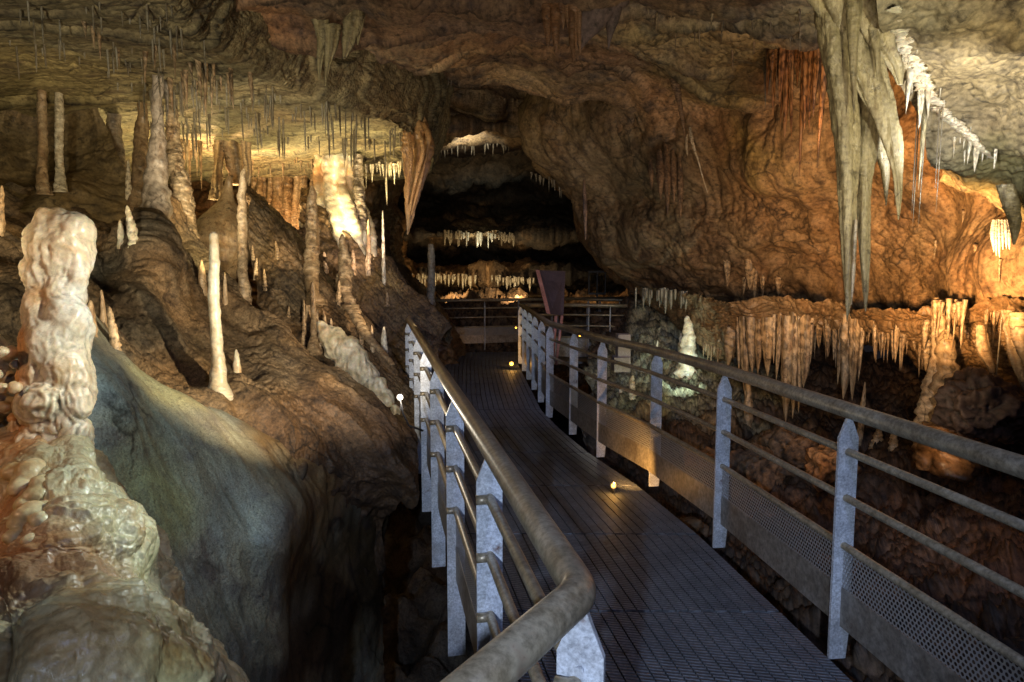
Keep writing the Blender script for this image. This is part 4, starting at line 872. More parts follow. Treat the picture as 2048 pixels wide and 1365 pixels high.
# under-ledge stalactites
random.seed(61)
BIG = [(1461, 660, 735, 30), (1478, 650, 745, 14), (1489, 640, 806, 18), (1505, 640, 748, 26), (1520, 650, 750, 15), (1536, 640, 755, 24), (1548, 640, 730, 12), (1563, 640, 765, 12), (1576, 640, 850, 34), (1591, 640, 842, 20),
       (1603, 645, 830, 14), (1613, 640, 778, 24), (1625, 650, 730, 10), (1640, 650, 700, 12), (1656, 650, 716, 12), (1668, 650, 722, 10), (1682, 650, 772, 12), (1697, 640, 803, 28), (1711, 645, 806, 22), (1725, 650, 765, 10),
       (1750, 650, 720, 8), (1787, 655, 722, 12), (1795, 655, 728, 10), (1855, 640, 700, 14), (1857, 690, 745, 16)]
for px, y0, y1, w in BIG:
    Y = np.interp(px, [1440, 1500, 1600, 1700, 1800, 1870], [9.0, 8.4, 7.6, 7.0, 6.4, 6.1]) - .05
    hang('fat', px, y0 + random.uniform(-4, 10), y1, w * random.uniform(.9, 1.15), Y, 'stal', 'long tan stalactite in the row below the right ledge', 'tan stalactites below the right ledge', snap='cave_wall_under_ledge')
fringe('tite', [(1440, 672, 9), (1500, 668, 8.4), (1600, 660, 7.6), (1700, 664, 7.0), (1790, 668, 6.5), (1850, 690, 6.2)], 75, (20, 80), (6, 12), 'stal', 'short tan stalactite between the long ones below the right ledge', 'short tan stalactites below the right ledge', snap='cave_wall_under_ledge')
fringe('tite', [(1870, 612, 5.9), (1950, 618, 5.6), (2050, 625, 5.2)], 40, (20, 95), (5, 13), 'stal', 'stalactite in the fringe at the right end of the ledge', 'stalactites at the right end of the ledge', snap='cave_wall_under_ledge')
fringe('straw', [(1270, 582, 10.8), (1330, 585, 10.3), (1378, 590, 10)], 40, (12, 44), (4, 7), 'straw', 'cool white straw in the fringe above the pale green rocks', 'cool white straws')
fringe('tite', [(1400, 690, 9.3), (1440, 705, 9.1)], 12, (10, 36), (4, 8), 'stal', 'small amber stalactite under the hanging rock lip', 'amber stalactites under the rock lip')
hang('straw', 2003, 640, 797, 3, 5.3, 'straw', 'long hair thin straw at the far right below the ledge')
tg = empty('drapery_wall'); tag(tg, 'leaning tan drapery at the right picture edge below the ledge', 'drapery')
for i, p in enumerate([[(2018, 620, 5.2, 30), (2028, 680, 5.15, 34), (2042, 740, 5.1, 26), (2050, 785, 5.1, 5)], [(2040, 625, 5.1, 40), (2055, 690, 5.0, 44), (2075, 750, 5.0, 30), (2085, 800, 5, 5)], [(1960, 650, 5.5, 20), (1968, 700, 5.45, 26), (1985, 740, 5.45, 16), (1990, 770, 5.45, 4)]]):
    swept('fold', p, M['stal'], lump=.12, flutes=4, seed=110 + i, n=30, parent=tg, flat=.7)
tg = empty('stepped_column'); tag(tg, 'stepped yellowish column standing on a rounded base below the right ledge', 'column')
swept('shaft', [(1876, 600, 5.95, 22), (1876, 650, 5.95, 24), (1874, 720, 5.9, 26), (1868, 780, 5.85, 44), (1862, 850, 5.8, 60)], M['stal'], lump=.2, knob=.2, ripple=.05, freq=11, seed=115, n=32, parent=tg)
swept('stepped_shaft', [(1892, 660, 5.85, 8), (1893, 680, 5.85, 30), (1893, 740, 5.8, 40), (1890, 790, 5.75, 48), (1886, 850, 5.7, 62), (1885, 880, 5.65, 90)], M['stal'], lump=.22, knob=.3, ripple=.13, freq=11, seed=116, n=44, parent=tg)
swept('base', [(1885, 850, 5.6, 60), (1888, 870, 5.6, 90), (1888, 900, 5.6, 110), (1888, 940, 5.6, 110)], M['stal'], lump=.35, knob=.6, seed=117, n=40, parent=tg, tint=lambda V: blobs_tint(V, [], (.6, .48, .38)))
for px, yt, yb, w, Y, lab in [(1748, 853, 890, 28, 6.1, 'rounded tan stub left of the stepped column'), (1786, 856, 895, 22, 6.1, 'rounded tan stub nearest the stepped column'), (1722, 760, 880, 14, 6.4, 'thin tan stalagmite behind the pointed railing post'),
    (1492, 745, 850, 20, 7.6, 'lit tan stalagmite behind the middle railing post'), (1370, 630, 745, 44, 9.4, 'bright greenish white cone stalagmite with a ringed tip'), (1358, 665, 720, 16, 9.1, 'small greenish stalagmite in front of the bright cone'),
    (1312, 680, 760, 12, 9.2, 'thin greenish white stalagmite left of the bright cone'), (1268, 750, 800, 20, 8.6, 'yellow green lit stump behind the handrail'), (1240, 770, 785, 10, 8.8, 'tiny white stump behind the handrail')]:
    rise('mite', px, yt, yb, w, Y, 'white' if 'green' in lab or 'white' in lab else 'stal', lab)
for i, (px, py, Y, r, lab) in enumerate([(1400, 915, 6.6, 20, 'orange lit boulder behind the middle railing'), (1580, 900, 6.2, 42, 'reddish rounded boulder under the longest stalactites'), (1655, 925, 5.7, 36, 'orange lit lumpy boulder left of the pointed post'),
                                         (1375, 1062, 4.9, 22, 'small brown boulder under the walkway edge'), (1960, 810, 5.2, 60, 'dull purple slab rock at the right edge'), (1505, 940, 6.0, 40, 'dark ribbed boulder behind the railing')]):
    tag(fuse('boulder', [(px, py, Y, r, r * .8, 1), (px + r * .5, py + r * .3, Y + .05, r * .7, r * .6, 1), (px - r * .45, py + r * .35, Y, r * .6, r * .6, 1)], .012, M['purple'] if 'purple' in lab else M['rust'],
             lambda V: (.3 if 'smooth' in lab else 1.0) * .10 * (.5 - worley((V + .05 * fbm(V * 4, 2, 3)[:, None]) * 5)[0]) + .05 * ridge(V * 5, 4, 3) + .02 * fbm(V * 22, 3, 3), tint=lambda V: blobs_tint(V, [], (.38, .34, .32) if 'orange' not in lab else (.7, .6, .5))), lab, 'boulder')

# ------------------------------------------------------------------ WALKWAY
def bm_obj(name, bm, mat, parent=None, smooth=False):
    me = bpy.data.meshes.new(name); bm.to_mesh(me); bm.free(); me.materials.append(mat)
    if smooth:
        for p in me.polygons: p.use_smooth = True
    o = bpy.data.objects.new(name, me); COL.objects.link(o)
    if parent: o.parent = parent
    return o
def add_box(bm, c, s, ax=None):
    g = bmesh.ops.create_cube(bm, size=1.0); vs = g['verts']
    bmesh.ops.scale(bm, vec=s, verts=vs)
    if ax is not None: bmesh.ops.rotate(bm, matrix=Matrix.Rotation(ax, 3, 'Z'), verts=vs)
    bmesh.ops.translate(bm, vec=c, verts=vs)
def pipe(name, pts, r, mat, parent, n=16, closed=True):
    pts = [np.array(p, float) for p in pts]; bm = bmesh.new(); rings = []
    for i, p in enumerate(pts):
        a = pts[max(i - 1, 0)]; b = pts[min(i + 1, len(pts) - 1)]
        t = (b - a); t /= np.linalg.norm(t)
        if 0 < i < len(pts) - 1:
            d1 = (p - a) / np.linalg.norm(p - a); d2 = (b - p) / np.linalg.norm(b - p)
            k = 1 / max(.5, math.sqrt((1 + float(d1 @ d2)) / 2))
        else: k = 1
        s = np.cross(t, [0, 0, 1]); s /= np.linalg.norm(s); u = np.cross(s, t)
        rings.append([bm.verts.new(tuple(p + r * (k * math.cos(q) * s + math.sin(q) * u))) for q in [2 * math.pi * j / n for j in range(n)]])
    for a, b in zip(rings, rings[1:]):
        for j in range(n): bm.faces.new((a[j], a[(j + 1) % n], b[(j + 1) % n], b[j]))
    bm.faces.new(rings[0][::-1]); bm.faces.new(rings[-1])
    bmesh.ops.recalc_face_normals(bm, faces=bm.faces)
    o = bm_obj(name, bm, mat, parent, True)
    return o
def rounded(pts, rad=.12, k=5):
    out = [np.array(pts[0], float)]
    for i in range(1, len(pts) - 1):
        p = np.array(pts[i], float); a = np.array(pts[i - 1], float); b = np.array(pts[i + 1], float)
        ra = min(rad, np.linalg.norm(a - p) * .4, np.linalg.norm(b - p) * .4)
        pa = p + (a - p) / np.linalg.norm(a - p) * ra; pb = p + (b - p) / np.linalg.norm(b - p) * ra
        for j in range(k + 1):
            t = j / k; out.append((1 - t)**2 * pa + 2 * t * (1 - t) * p + t * t * pb)
    out.append(np.array(pts[-1], float)); return out
H1, H2, H3, HT = .90, .70, .49, 1.075
def post_mesh(low, taper):
    bm = bmesh.new(); w = .044; t = .007
    if taper: prof = [(-w * .2, low), (w * .75, low), (w, low + .13), (w, .96), (0.006, 1.055), (-.006, 1.055), (-w, .96), (-w, low + .0)]
    else: prof = [(-w, low), (w, low), (w, .96), (.006, 1.055), (-.006, 1.055), (-w, .96)]
    a = [bm.verts.new((x, -t, z)) for x, z in prof]; b = [bm.verts.new((x, t, z)) for x, z in prof]
    bm.faces.new(a); bm.faces.new(b[::-1])
    for i in range(len(a)):
        j = (i + 1) % len(a); bm.faces.new((a[j], a[i], b[i], b[j]))
    bmesh.ops.recalc_face_normals(bm, faces=bm.faces)
    g = bmesh.ops.create_cone(bm, segments=12, radius1=.009, radius2=.009, depth=.006, cap_ends=True)
    bmesh.ops.rotate(bm, matrix=Matrix.Rotation(math.pi / 2, 3, 'X'), verts=g['verts']); bmesh.ops.translate(bm, vec=(0, -t - .003, .93), verts=g['verts'])
    me = bpy.data.meshes.new('post'); bm.to_mesh(me); bm.free(); me.materials.append(M['galv']); return me
PM = {k: post_mesh(*k) for k in [(-.27, False), (-.02, True), (-.22, True)]}
def panel(name, a, b, z0, z1, mat, parent, th=.004, uvs=True):
    a = np.array(a, float); b = np.array(b, float); d = b - a; L = np.linalg.norm(d); d /= L; n = np.array([-d[1], d[0]]) * th / 2
    bm = bmesh.new(); uv = bm.loops.layers.uv.new()
    c = [bm.verts.new((*(a + s * n), z)) for s in (1,) for z in ()]
    quad = [((a), z0, 0), ((b), z0, L), ((b), z1, L), ((a), z1, 0)]
    if mat == M['perf']:
        vs = [bm.verts.new((q[0][0], q[0][1], q[1])) for q in quad]; f = bm.faces.new(vs)
        for l, q in zip(f.loops, quad): l[uv].uv = (q[2], q[1])
    else:
        v1 = [bm.verts.new((q[0][0] + n[0], q[0][1] + n[1], q[1])) for q in quad]; v2 = [bm.verts.new((q[0][0] - n[0], q[0][1] - n[1], q[1])) for q in quad]
        bm.faces.new(v1); bm.faces.new(v2[::-1])
        for i in range(4): bm.faces.new((v1[(i + 1) % 4], v1[i], v2[i], v2[(i + 1) % 4]))
    return bm_obj(name, bm, mat, parent)
def railing(label, line, posts, low, taper, cat='railing', name='railing', ext=None, group=None, face=None):
    """line: plan points of the rail; posts: list of (x,y,angle)"""
    root = empty(name, (0, 0, 0)); tag(root, label, cat, group)
    hl = [(x, y, HT) for x, y in (ext or line)]
    pipe('handrail', rounded(hl, .04), .034, M['pipe'], root, 20)
    for z in (H1, H2, H3):
        for x, y, ang in (posts if not taper else []):
            c_, s_ = math.cos(ang), math.sin(ang); q0 = (x - .0 * c_ + .012 * s_, y - .0 * s_ - .02 * c_, z); q1 = (x - .046 * c_ + .012 * s_, y - .046 * s_ - .02 * c_, z)
            pipe('rail_bracket', [q0, q1], .0165, M['pipe'], root, 10)
        pipe('rail', rounded([(x, y, z) for x, y in line], .06), .0165, M['pipe'], root, 12)
    for a, b in zip(line, line[1:]):
        panel('mesh_panel', a, b, .30, H3, M['perf'], root); panel('toe_plate', a, b, .13, .305, M['plate'], root)
    for x, y, ang in posts:
        o = bpy.data.objects.new('post', PM[(low, taper)]); COL.objects.link(o); o.parent = root; o.location = (x, y, 0); o.rotation_euler = (0, 0, ang)
    return root
def along(a, b, n, skip0=False):
    a = np.array(a); b = np.array(b); ang = math.atan2(b[1] - a[1], b[0] - a[0]) - math.pi / 2
    return [(*(a + (b - a) * t), ang) for t in np.linspace(0, 1, n)][(1 if skip0 else 0):]
def g2(px, py, z): p = G(px, py, z); return (p[0], p[1])
LA = g2(1163, 1185, HT); LB = g2(817, 640, HT); LC = (-1.72, 14.6)
_z = g2(983, 1343, HT); LZ = (LA[0] + (_z[0] - LA[0]) * 3.2, LA[1] + (_z[1] - LA[1]) * 3.2)
RA = (1.93, 0.2); RD = g2(1100, 648, HT); RE = (.16, 12.6)
Rm = g2(1450, 741, HT); Rn = g2(1699, 822, HT)
dr = np.array(Rm) - np.array(Rn); RA = tuple(np.array(Rn) - dr * 2.6)
print('L', LA, LB, 'R', Rn, Rm, RD)
lp = [(LA[0], LA[1], -.35)] + along(LA, LB, 8)[1:] + along(LB, LC, 7, True)
railing('left railing of steel pipes with pointed posts along the chasm', [LZ, LA, LB, LC], lp + [(LZ[0], LZ[1], -.6)], -.27, False)
Rk = g2(1205, 678, HT)
rp = [(*(np.array(Rn) + dr * k), math.atan2(dr[1], dr[0]) - math.pi / 2) for k in (-2, -1, 0, 1, 2)]
rp += [(*g2(1205, 676, HT), .2), (*g2(1148, 660, HT), .2), (*RD, .2)] + along(RD, RE, 6, True)
railing('right railing with perforated panels and pointed posts', [RA, Rm, g2(1300, 699, HT), Rk, RD, RE], rp, -.02, True)
railing('far cross railing where the walkway bends, between left and right railings', [LC, (-.6, 14.9), (.9, 15.4), (3.2, 16.5)], along(LC, (-.6, 14.9), 2, True) + along((-.6, 14.9), (.9, 15.4), 3, True) + along((.9, 15.4), (3.2, 16.5), 3, True), -.02, True)
railing('dim railing of the side path seen behind the sign', [(.45, 17.5), (1.7, 15.2), (3.0, 14.6)], along((.45, 17.5), (1.7, 15.2), 3) + along((1.7, 15.2), (3.0, 14.6), 3, True), -.02, True)
railing('far railing right of the dark sign, before the lit case', [RE, (1.5, 12.4), (2.15, 12.2)], along((1.4, 12.4), (2.15, 12.2), 3), -.02, True)

# deck built of slatted strips
deck = empty('walkway_deck'); deck["kind"] = "structure"
def deck_section(pl, pr, nstr=24, first=False):
    """pl, pr: near-left, far-left ; near-right, far-right plan corners"""
    bm = bmesh.new()
    (a, b), (c, d) = pl, pr
    a, b, c, d = map(np.array, (a, b, c, d))
    for i in range(nstr):
        u0 = (i + .06) / nstr; u1 = (i + .94) / nstr
        q = [a + (c - a) * u0, a + (c - a) * u1, b + (d - b) * u1, b + (d - b) * u0]
        top = [bm.verts.new((*v, 0)) for v in q]; bot = [bm.verts.new((*v, -.03)) for v in q]
        bm.faces.new(top)
        for k in range(4): bm.faces.new((top[k], bot[k], bot[(k + 1) % 4], top[(k + 1) % 4]))
    bmesh.ops.recalc_face_normals(bm, faces=bm.faces)
    o = bm_obj('grating_panel', bm, M['grate'], deck); return o
def grate_mat():
    m, nt, b = newmat('slatted_deck_steel')
    g = nt.nodes.new('ShaderNodeNewGeometry'); mp = nt.nodes.new('ShaderNodeMapping'); mp.inputs['Rotation'].default_value = (0, 0, .195)
    nt.links.new(g.outputs['Position'], mp.inputs['Vector'])
    sp = nt.nodes.new('ShaderNodeSeparateXYZ'); nt.links.new(mp.outputs[0], sp.inputs[0])
    rib = mth(nt, 'SINE', mth(nt, 'MULTIPLY', sp.outputs[1], 2 * math.pi / .022))
    n = noise(nt, g.outputs['Position'], 5, 6, .7); n2 = noise(nt, g.outputs['Position'], 60, 4, .7)
    col = ramp(nt, n, [(.35, (.13, .145, .175)), (.6, (.22, .24, .28)), (.68, (.11, .105, .11)), (.8, (.10, .075, .055))])
    col = mixc(nt, .8, col, ramp(nt, n2, [(.35, (.5,) * 3), (.65, (1.25,) * 3)]), 'MULTIPLY')
    col = mixc(nt, .8, col, ramp(nt, rib, [(0.0, (.35,) * 3), (.6, (1, 1, 1))]), 'MULTIPLY')
    nt.links.new(col, b.inputs['Base Color']); b.inputs['Metallic'].default_value = .1; b.inputs['Roughness'].default_value = .62
    bp = nt.nodes.new('ShaderNodeBump'); bp.inputs['Strength'].default_value = .6; bp.inputs['Distance'].default_value = .004
    nt.links.new(mth(nt, 'ADD', rib, n2), bp.inputs['Height']); nt.links.new(bp.outputs[0], b.inputs['Normal'])
    return m
M['grate'] = grate_mat()
dl = np.array(LB) - np.array(LA); dl /= np.linalg.norm(dl)
off = np.array([dl[1], -dl[0]]) * .06
def lpt(Y):
    if Y < LB[1]: t = (Y - LA[1]) / (LB[1] - LA[1]); p = np.array(LA) + (np.array(LB) - np.array(LA)) * t
    else: t = (Y - LB[1]) / (LC[1] - LB[1]); p = np.array(LB) + (np.array(LC) - np.array(LB)) * t
    return p + off
def rpt(Y):
    pts = [tuple(RA), Rm, g2(1300, 699, HT), Rk, RD, RE, (.2, 14.6)]
    xs = np.interp(Y, [p[1] for p in pts], [p[0] for p in pts]); return np.array([xs, Y]) + np.array([-.06, 0])
Ys = [-.8, .2, 1.2, 2.2, 3.2, 4.2, 5.2, 6.2, 7.2, 8.2, 9.2, 10.2, 11.2, 12.2, 13.2, 14.3]
for y0, y1 in zip(Ys, Ys[1:]):
    deck_section((lpt(y0 + .008), lpt(y1 - .008)), (rpt(y0 + .008), rpt(y1 - .008)))
for nm, fn in (('left', lpt), ('right', rpt)):
    for y0, y1 in zip(Ys, Ys[1:]):
        p, q = fn(y0), fn(y1); d = q - p; bm = bmesh.new()
        sgn = .03 if nm == 'left' else -.03
        add_box(bm, (*((p + q) / 2 + np.array([sgn, 0])), -.10), (.04, np.linalg.norm(d), .13), math.atan2(d[1], d[0]) - math.pi / 2); bm_obj('side_beam', bm, M['plate'], deck)
bm = bmesh.new(); add_box(bm, (1.4, 13.6, -.03), (3.2, 1.6, .05)); bm_obj('side_path_deck', bm, M['deckm'], deck)

# sign lectern
sg = empty('information_sign'); tag(sg, 'dark tilted information board with a reddish wooden edge behind the right railing', 'sign')
YS = 9.0
def quadslab(name, c4, depth, mat):
    bm = bmesh.new(); f = [bm.verts.new(tuple(W(x, y, Y))) for x, y, Y in c4]; b = [bm.verts.new(tuple(W(x, y, Y) + np.array([0, depth, 0]))) for x, y, Y in c4]
    bm.faces.new(f); bm.faces.new(b[::-1])
    for i in range(4): bm.faces.new((f[(i + 1) % 4], f[i], b[i], b[(i + 1) % 4]))
    bmesh.ops.recalc_face_normals(bm, faces=bm.faces); return bm_obj(name, bm, mat, sg)
quadslab('board', [(1079, 541, 9.4), (1131, 543, 9.6), (1127, 632, 9.1), (1101, 629, 8.9)], .03, M['signpanel'])
quadslab('edge_strip', [(1071, 540, 9.35), (1079, 541, 9.39), (1101, 629, 8.89), (1093, 627, 8.85)], .04, M['signedge'])
pipe('leg', [W(1112, 632, 8.98), G(1106, 690, .1) * 0 + W(1106, 720, 8.9)], .02, M['signedge'], sg)
pipe('leg', [W(1124, 632, 9.1), W(1112, 730, 9.0)], .02, M['signedge'], sg)
# display case
dc = empty('display_case'); tag(dc, 'small lit two-pane glass case at the far right end of the walkway', 'display case')
def boxpx(name, x0, y0, x1, y1, Y, d, mat, parent):
    a = W(x0, y0, Y); b = W(x1, y1, Y); bm = bmesh.new(); add_box(bm, (*(((a + b) / 2) + np.array([0, d / 2, 0])),), (abs(b[0] - a[0]), d, abs(a[2] - b[2]))); return bm_obj(name, bm, mat, parent)
YD = 16.8
boxpx('frame', 1177, 542, 1212, 546, YD, .3, M['black'], dc); boxpx('frame', 1177, 586, 1212, 590, YD, .3, M['black'], dc)
for x in (1177, 1193.5, 1209.5): boxpx('frame', x, 546.5, x + 2, 585.5, YD, .06, M['black'], dc)
boxpx('pane', 1179.5, 547, 1193, 585, YD + .02, .01, M['glass'], dc); boxpx('pane', 1196, 547, 1209, 585, YD + .02, .01, M['glass'], dc)
for i in range(9): 
    p = W(1181 + i * 3.4, 549 + (i * 7) % 3, YD + .35); drip('tite', tuple(p), random.uniform(.28, .45), .022, 'straw', 'amber lit formation behind the glass case', 'formations behind the glass case')
boxpx('leg', 1193, 590.5, 1196, 640, YD, .05, M['black'], dc)
bx_ = empty('control_cabinet'); tag(bx_, 'dull grey stepped cabinet behind the right railing near the green rocks', 'cabinet')
boxpx('upper_box', 1237, 670, 1261, 715, 9.0, .25, M['concrete'], bx_); boxpx('lower_box', 1229, 716, 1261, 745, 8.96, .3, M['concrete'], bx_)

# ------------------------------------------------------------------ LAMPS
def lamp(px, py, Y, col, energy, label, aim=None, glow='glow_w', r=.02, lightr=.03, size=None):
    p = W(px, py, Y); root = empty('spotlight', tuple(p)); tag(root, label, 'lamp')
    bm = bmesh.new(); bmesh.ops.create_cone(bm, segments=20, radius1=r * 1.25, radius2=r * 1.5, depth=r * 2, cap_ends=True); o = bm_obj('housing', bm, M['black'], root)
    q = Vector(CAM - p).normalized(); o.rotation_euler = q.to_track_quat('Z', 'Y').to_euler(); o.location = q * (-r * 1.2)
    bm = bmesh.new(); bmesh.ops.create_uvsphere(bm, u_segments=16, v_segments=10, radius=r); l = bm_obj('lens', bm, M[glow], root, True); l.location = q * (r * .2)
    bm = bmesh.new(); add_box(bm, (0, .02, -r * 1.6 - .03), (r * .5, r * .5, .06)); bm_obj('bracket', bm, M['black'], root)
    rs = 1.0
    bm = bmesh.new(); bmesh.ops.create_cone(bm, segments=20, radius1=r * 1.7, radius2=r * 1.7, depth=r * .5, cap_ends=False); rg = bm_obj('rim', bm, M['plate'], root); rg.rotation_euler = o.rotation_euler; rg.location = q * (r * .1)
    pipe('cable', [(0, .01, -r * 1.2), (.01, .03, -r * 1.6 - .08), (.04, .06, -r * 1.6 - .16), (.12, .09, -r * 1.6 - .20)], .006, M['black'], root, 8)
    pt(tuple(p + np.array(q) * (r * 1.6)), col, energy, lightr, parent=None)
    return root
def pt(loc, col, e, r=.05, parent=None):
    l = bpy.data.lights.new('lamp_light', 'POINT'); l.color = col; l.energy = e; l.shadow_soft_size = r
    o = bpy.data.objects.new('lamp_light', l); COL.objects.link(o); o.location = loc; return o
def sp(loc, aim, col, e, ang=60, blend=.6, r=.05):
    l = bpy.data.lights.new('spot_light', 'SPOT'); l.color = col; l.energy = e; l.shadow_soft_size = r; l.spot_size = R(ang); l.spot_blend = blend
    o = bpy.data.objects.new('spot_light', l); COL.objects.link(o); o.location = loc
    o.rotation_euler = (Vector(aim) - Vector(loc)).to_track_quat('-Z', 'Y').to_euler(); return o
WARM = (1, .62, .28); AMB = (1, .50, .12); COOL = (.55, .70, 1.0); WHT = (1, .90, .72); GRN = (.75, 1, .85); ORG = (1, .42, .13); YEL = (1, .78, .38)
lamp(800, 795, 3.9, WHT, 5, 'bright white spotlight on the slope left of the railing', r=.012)
lamp(1189, 845, 6.6, WHT, .8, 'small white spotlight low behind the right railing', r=.014)
lamp(1227, 972, 5.0, AMB, 1.0, 'amber spotlight on the deck edge by the right railing', glow='glow_y', r=.016)
lamp(1023, 728, 11.6, AMB, 2.0, 'distant amber spotlight on the deck by the right railing corner', glow='glow_y', r=.03)
lamp(1032, 656, 15.6, AMB, .6, 'tiny amber lamp beyond the cross railing', glow='glow_y', r=.022)
lamp(1160, 672, 13.0, AMB, .6, 'tiny amber lamp beyond the right railing', glow='glow_y', r=.02)

def spx(a, b, *k, **kw): sp(tuple(W(*a)), tuple(W(*b)), *k, **kw)
spx((1228, 965, 5.0), (1270, 930, 5.25), AMB, 34, 100, .7, r=.01)
spx((1023, 720, 11.6), (1040, 690, 12.4), AMB, 22, 90, .7, r=.01)
# left ceiling / columns
for x, y, z, e in ((-4.6, 8.6, 1.9, 60), (-3.3, 9.4, 2.0, 60), (-2.2, 9.0, 2.1, 40), (-6.2, 9.2, 2.2, 30)):
    sp((x, y, z), (x + .1, y + .3, 3.6), YEL, e * 2.6, 150, .9, r=.05)
sp((-2.2, 1.8, 1.5), (-3.2, 7.0, 3.3), (1, .90, .66), 250, 66, .9, r=.1)  # unseen front fill, added to brighten slab and straws
sp((-2.6, 5.6, 2.3), (-2.6, 9.0, 3.45), (1, .86, .60), 90, 96, .9, r=.05)
spx((250, 260, 8.9), (225, 150, 8.3), (1, .97, .9), 300, 100, .8)
spx((420, 420, 9.6), (480, 240, 9.4), WARM, 190, 130, .8)
spx((560, 440, 10.2), (560, 340, 11.5), (1, .55, .25), 50, 140, .8)
spx((740, 560, 8.4), (680, 400, 9.8), (1, .74, .56), 58, 70, .6)
spx((780, 380, 9.3), (780, 330, 9.9), YEL, 40, 110, .6)
spx((720, 470, 7.6), (830, 340, 8.9), (1, .70, .38), 44, 50, .8)
# big stalagmite and near flowstone
sp(tuple(W(720, 420, 2.3)), tuple(W(120, 640, 2.7)), (1, .97, .86), 78, 44, .7, r=.04)
sp((-2.6, 1.3, 1.9), tuple(W(80, 760, 2.6)), (1, .58, .30), 26, 80, .7)
sp((-.25, 2.9, 1.75), tuple(W(220, 1010, 2.25)), (.90, 1, .95), 85, 46, .8, r=.02)
sp((-.3, 1.6, 2.3), tuple(W(140, 1290, 1.7)), (.95, .90, .72), 5, 80, .9, r=.02)  # weak unseen fill added for the bottom of the flowstone
sp((-2.2, 2.9, 2.6), tuple(W(360, 900, 3.9)), (.74, .95, 1), 85, 52, .9)
# slope, raked from the lamp beside the walkway
sp(tuple(W(797, 785, 3.88)), tuple(W(330, 600, 5.8)), (1, .80, .52), 210, 80, .6, r=.012)
sp(tuple(W(797, 785, 3.88)), tuple(W(700, 710, 6.6)), WHT, 110, 50, .6, r=.012)
spx((640, 600, 4.5), (430, 600, 4.9), (1, .90, .66), 26, 44, .8, r=.02)
spx((470, 560, 6.0), (385, 440, 6.9), YEL, 46, 50, .7, r=.02)
spx((880, 640, 7.0), (640, 520, 8.0), (1, .76, .48), 70, 80, .7, r=.015)
spx((560, 560, 7.0), (450, 430, 8.2), YEL, 20, 60, .7)
# left wall
spx((120, 440, 4.7), (60, 260, 7.2), (1, .74, .38), 46, 74, .8)
# general central ceiling: unseen fill lights, added without fixtures
sp((.3, 6.5, 1.2), (-.4, 8.0, 4.2), (1, .74, .60), 34, 120, .9, r=.2)
sp((.6, 10.5, 2.2), (.6, 12.0, 4.4), (1, .80, .62), 16, 120, .9, r=.2)
sp((1.2, 2.5, 1.4), (2.0, 6.2, 4.2), (1, .80, .55), 60, 110, .9, r=.2)
sp((-1.0, 2.6, 1.4), (-1.6, 6.0, 4.2), (1, .76, .56), 30, 90, .9, r=.2)
# right face
spx((1830, 660, 4.2), (1890, 480, 5.6), (1, .54, .20), 800, 70, .7)
spx((2030, 680, 4.2), (1960, 545, 5.1), (1, .60, .28), 50, 85, .7)
spx((1510, 620, 6.9), (1500, 520, 8.4), (1, .60, .28), 60, 130, .8)
sp((1.0, 6.6, .9), tuple(W(1350, 420, 9.5)), (1, .68, .42), 40, 100, .9, r=.1)
sp((1.9, 1.6, 1.9), tuple(W(1710, 230, 4.0)), (1, .93, .68), 130, 50, .8, r=.05)
sp((2.6, 2.2, 2.0), tuple(W(1990, 170, 3.9)), (1, .88, .62), 42, 100, .8, r=.05)
spx((1935, 330, 3.7), (1870, 210, 4.4), (.96, .97, 1), 40, 120, .7)
spx((1600, 260, 5.4), (1600, 180, 6.2), (1, .55, .25), 14, 130, .7)
# under ledge
sp((2.0, 4.2, .5), tuple(W(1640, 680, 7.0)), (1, .76, .52), 44, 62, .8, r=.04)
spx((1830, 800, 4.8), (1900, 730, 5.8), (1, .74, .42), 8, 110, .8)
spx((1885, 905, 5.2), (1885, 860, 5.6), (1, .6, .3), 4, 140, .8)
spx((1640, 880, 5.4), (1660, 930, 5.7), (1, .55, .3), 1.2, 120, .8)
sp((2.4, 3.2, .9), tuple(W(1950, 1100, 4.2)), (1, .6, .4), 3, 100, .9, r=.1)
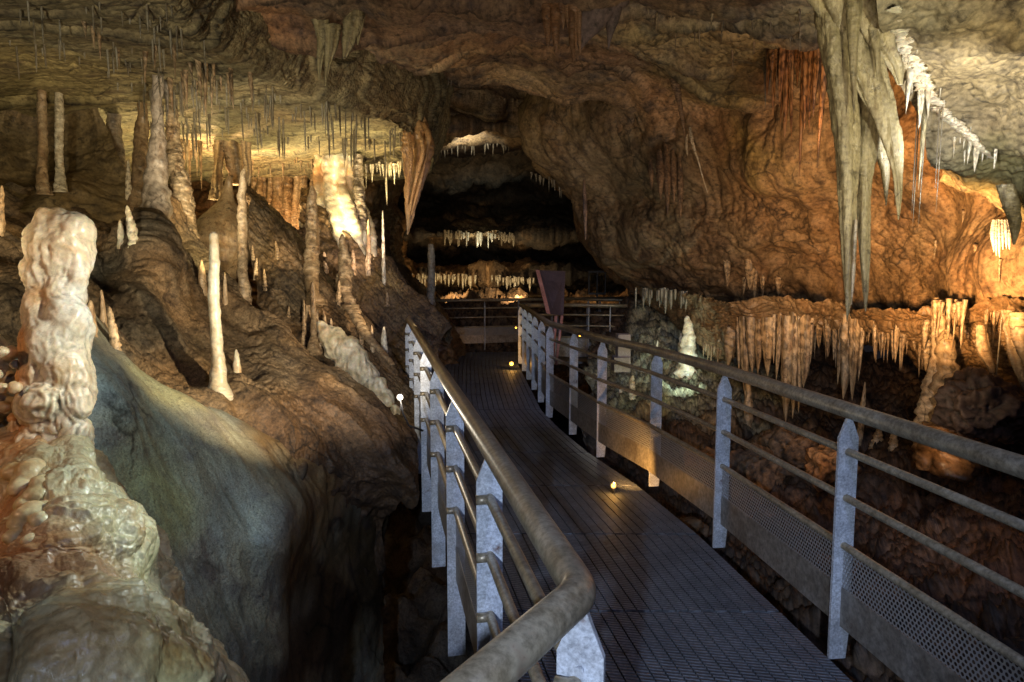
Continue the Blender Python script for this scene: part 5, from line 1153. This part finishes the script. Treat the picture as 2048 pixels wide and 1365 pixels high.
# green grotto
spx((1400, 780, 8.9), (1320, 680, 9.8), (.76, 1, .9), 34, 120, .8)
spx((1285, 800, 8.2), (1290, 730, 9.4), (1, .95, .5), 10, 120, .8)
spx((1400, 820, 7.0), (1440, 800, 7.9), (1, .75, .4), 6, 100, .8)
# back strips
spx((960, 515, 18.4), (960, 466, 19.6), (1, .95, .72), 110, 60, .8)
spx((900, 588, 17.9), (900, 560, 19.8), (1, .68, .32), 130, 150, .8)
spx((1030, 588, 17.9), (1030, 562, 19.8), (1, .7, .36), 110, 150, .8)
spx((820, 590, 14), (840, 560, 18), (1, .62, .25), 60, 90, .8)
spx((940, 325, 14.8), (940, 275, 15.6), (1, .92, .75), 60, 80, .8)
spx((1195, 566, 17.3), (1195, 566, 18), (1, .62, .25), 24, 150, .8)
spx((1245, 600, 18), (1240, 590, 20), (1, .62, .25), 40, 150, .8)
# cool light on the walkway from behind the viewer
sp((-.45, -1.4, 1.95), (.5, 4.5, .2), (.60, .74, 1.0), 480, 50, .8, r=.03)
sp((.9, .2, 3.3), (.5, 4.0, 0), (.42, .54, 1.0), 110, 90, .9, r=.05)
sp((.4, 6.6, 3.3), (-.5, 10.5, 0), (.42, .54, 1.0), 70, 90, .9, r=.1)
sp((.6, 3.4, 1.2), tuple(W(1130, 60, 5.4)), (1, .74, .6), 14, 60, .9, r=.05)  # this and the next: unseen warm fills added for the top draperies
sp((-.6, 3.2, 1.2), tuple(W(680, 90, 5.7)), (1, .88, .7), 12, 40, .9, r=.05)
flush()

w = bpy.data.worlds.new("World"); SC.world = w; w.use_nodes = True
bg = w.node_tree.nodes['Background']; bg.inputs[0].default_value = (.55, .5, .6, 1); bg.inputs[1].default_value = .016
SC.view_settings.view_transform = 'Standard'; SC.view_settings.look = 'None'; SC.view_settings.exposure = 0
SC.cycles.max_bounces = 4; SC.cycles.diffuse_bounces = 1; SC.cycles.transparent_max_bounces = 16; SC.cycles.sample_clamp_indirect = 3.0
SC.cycles.use_denoising = True
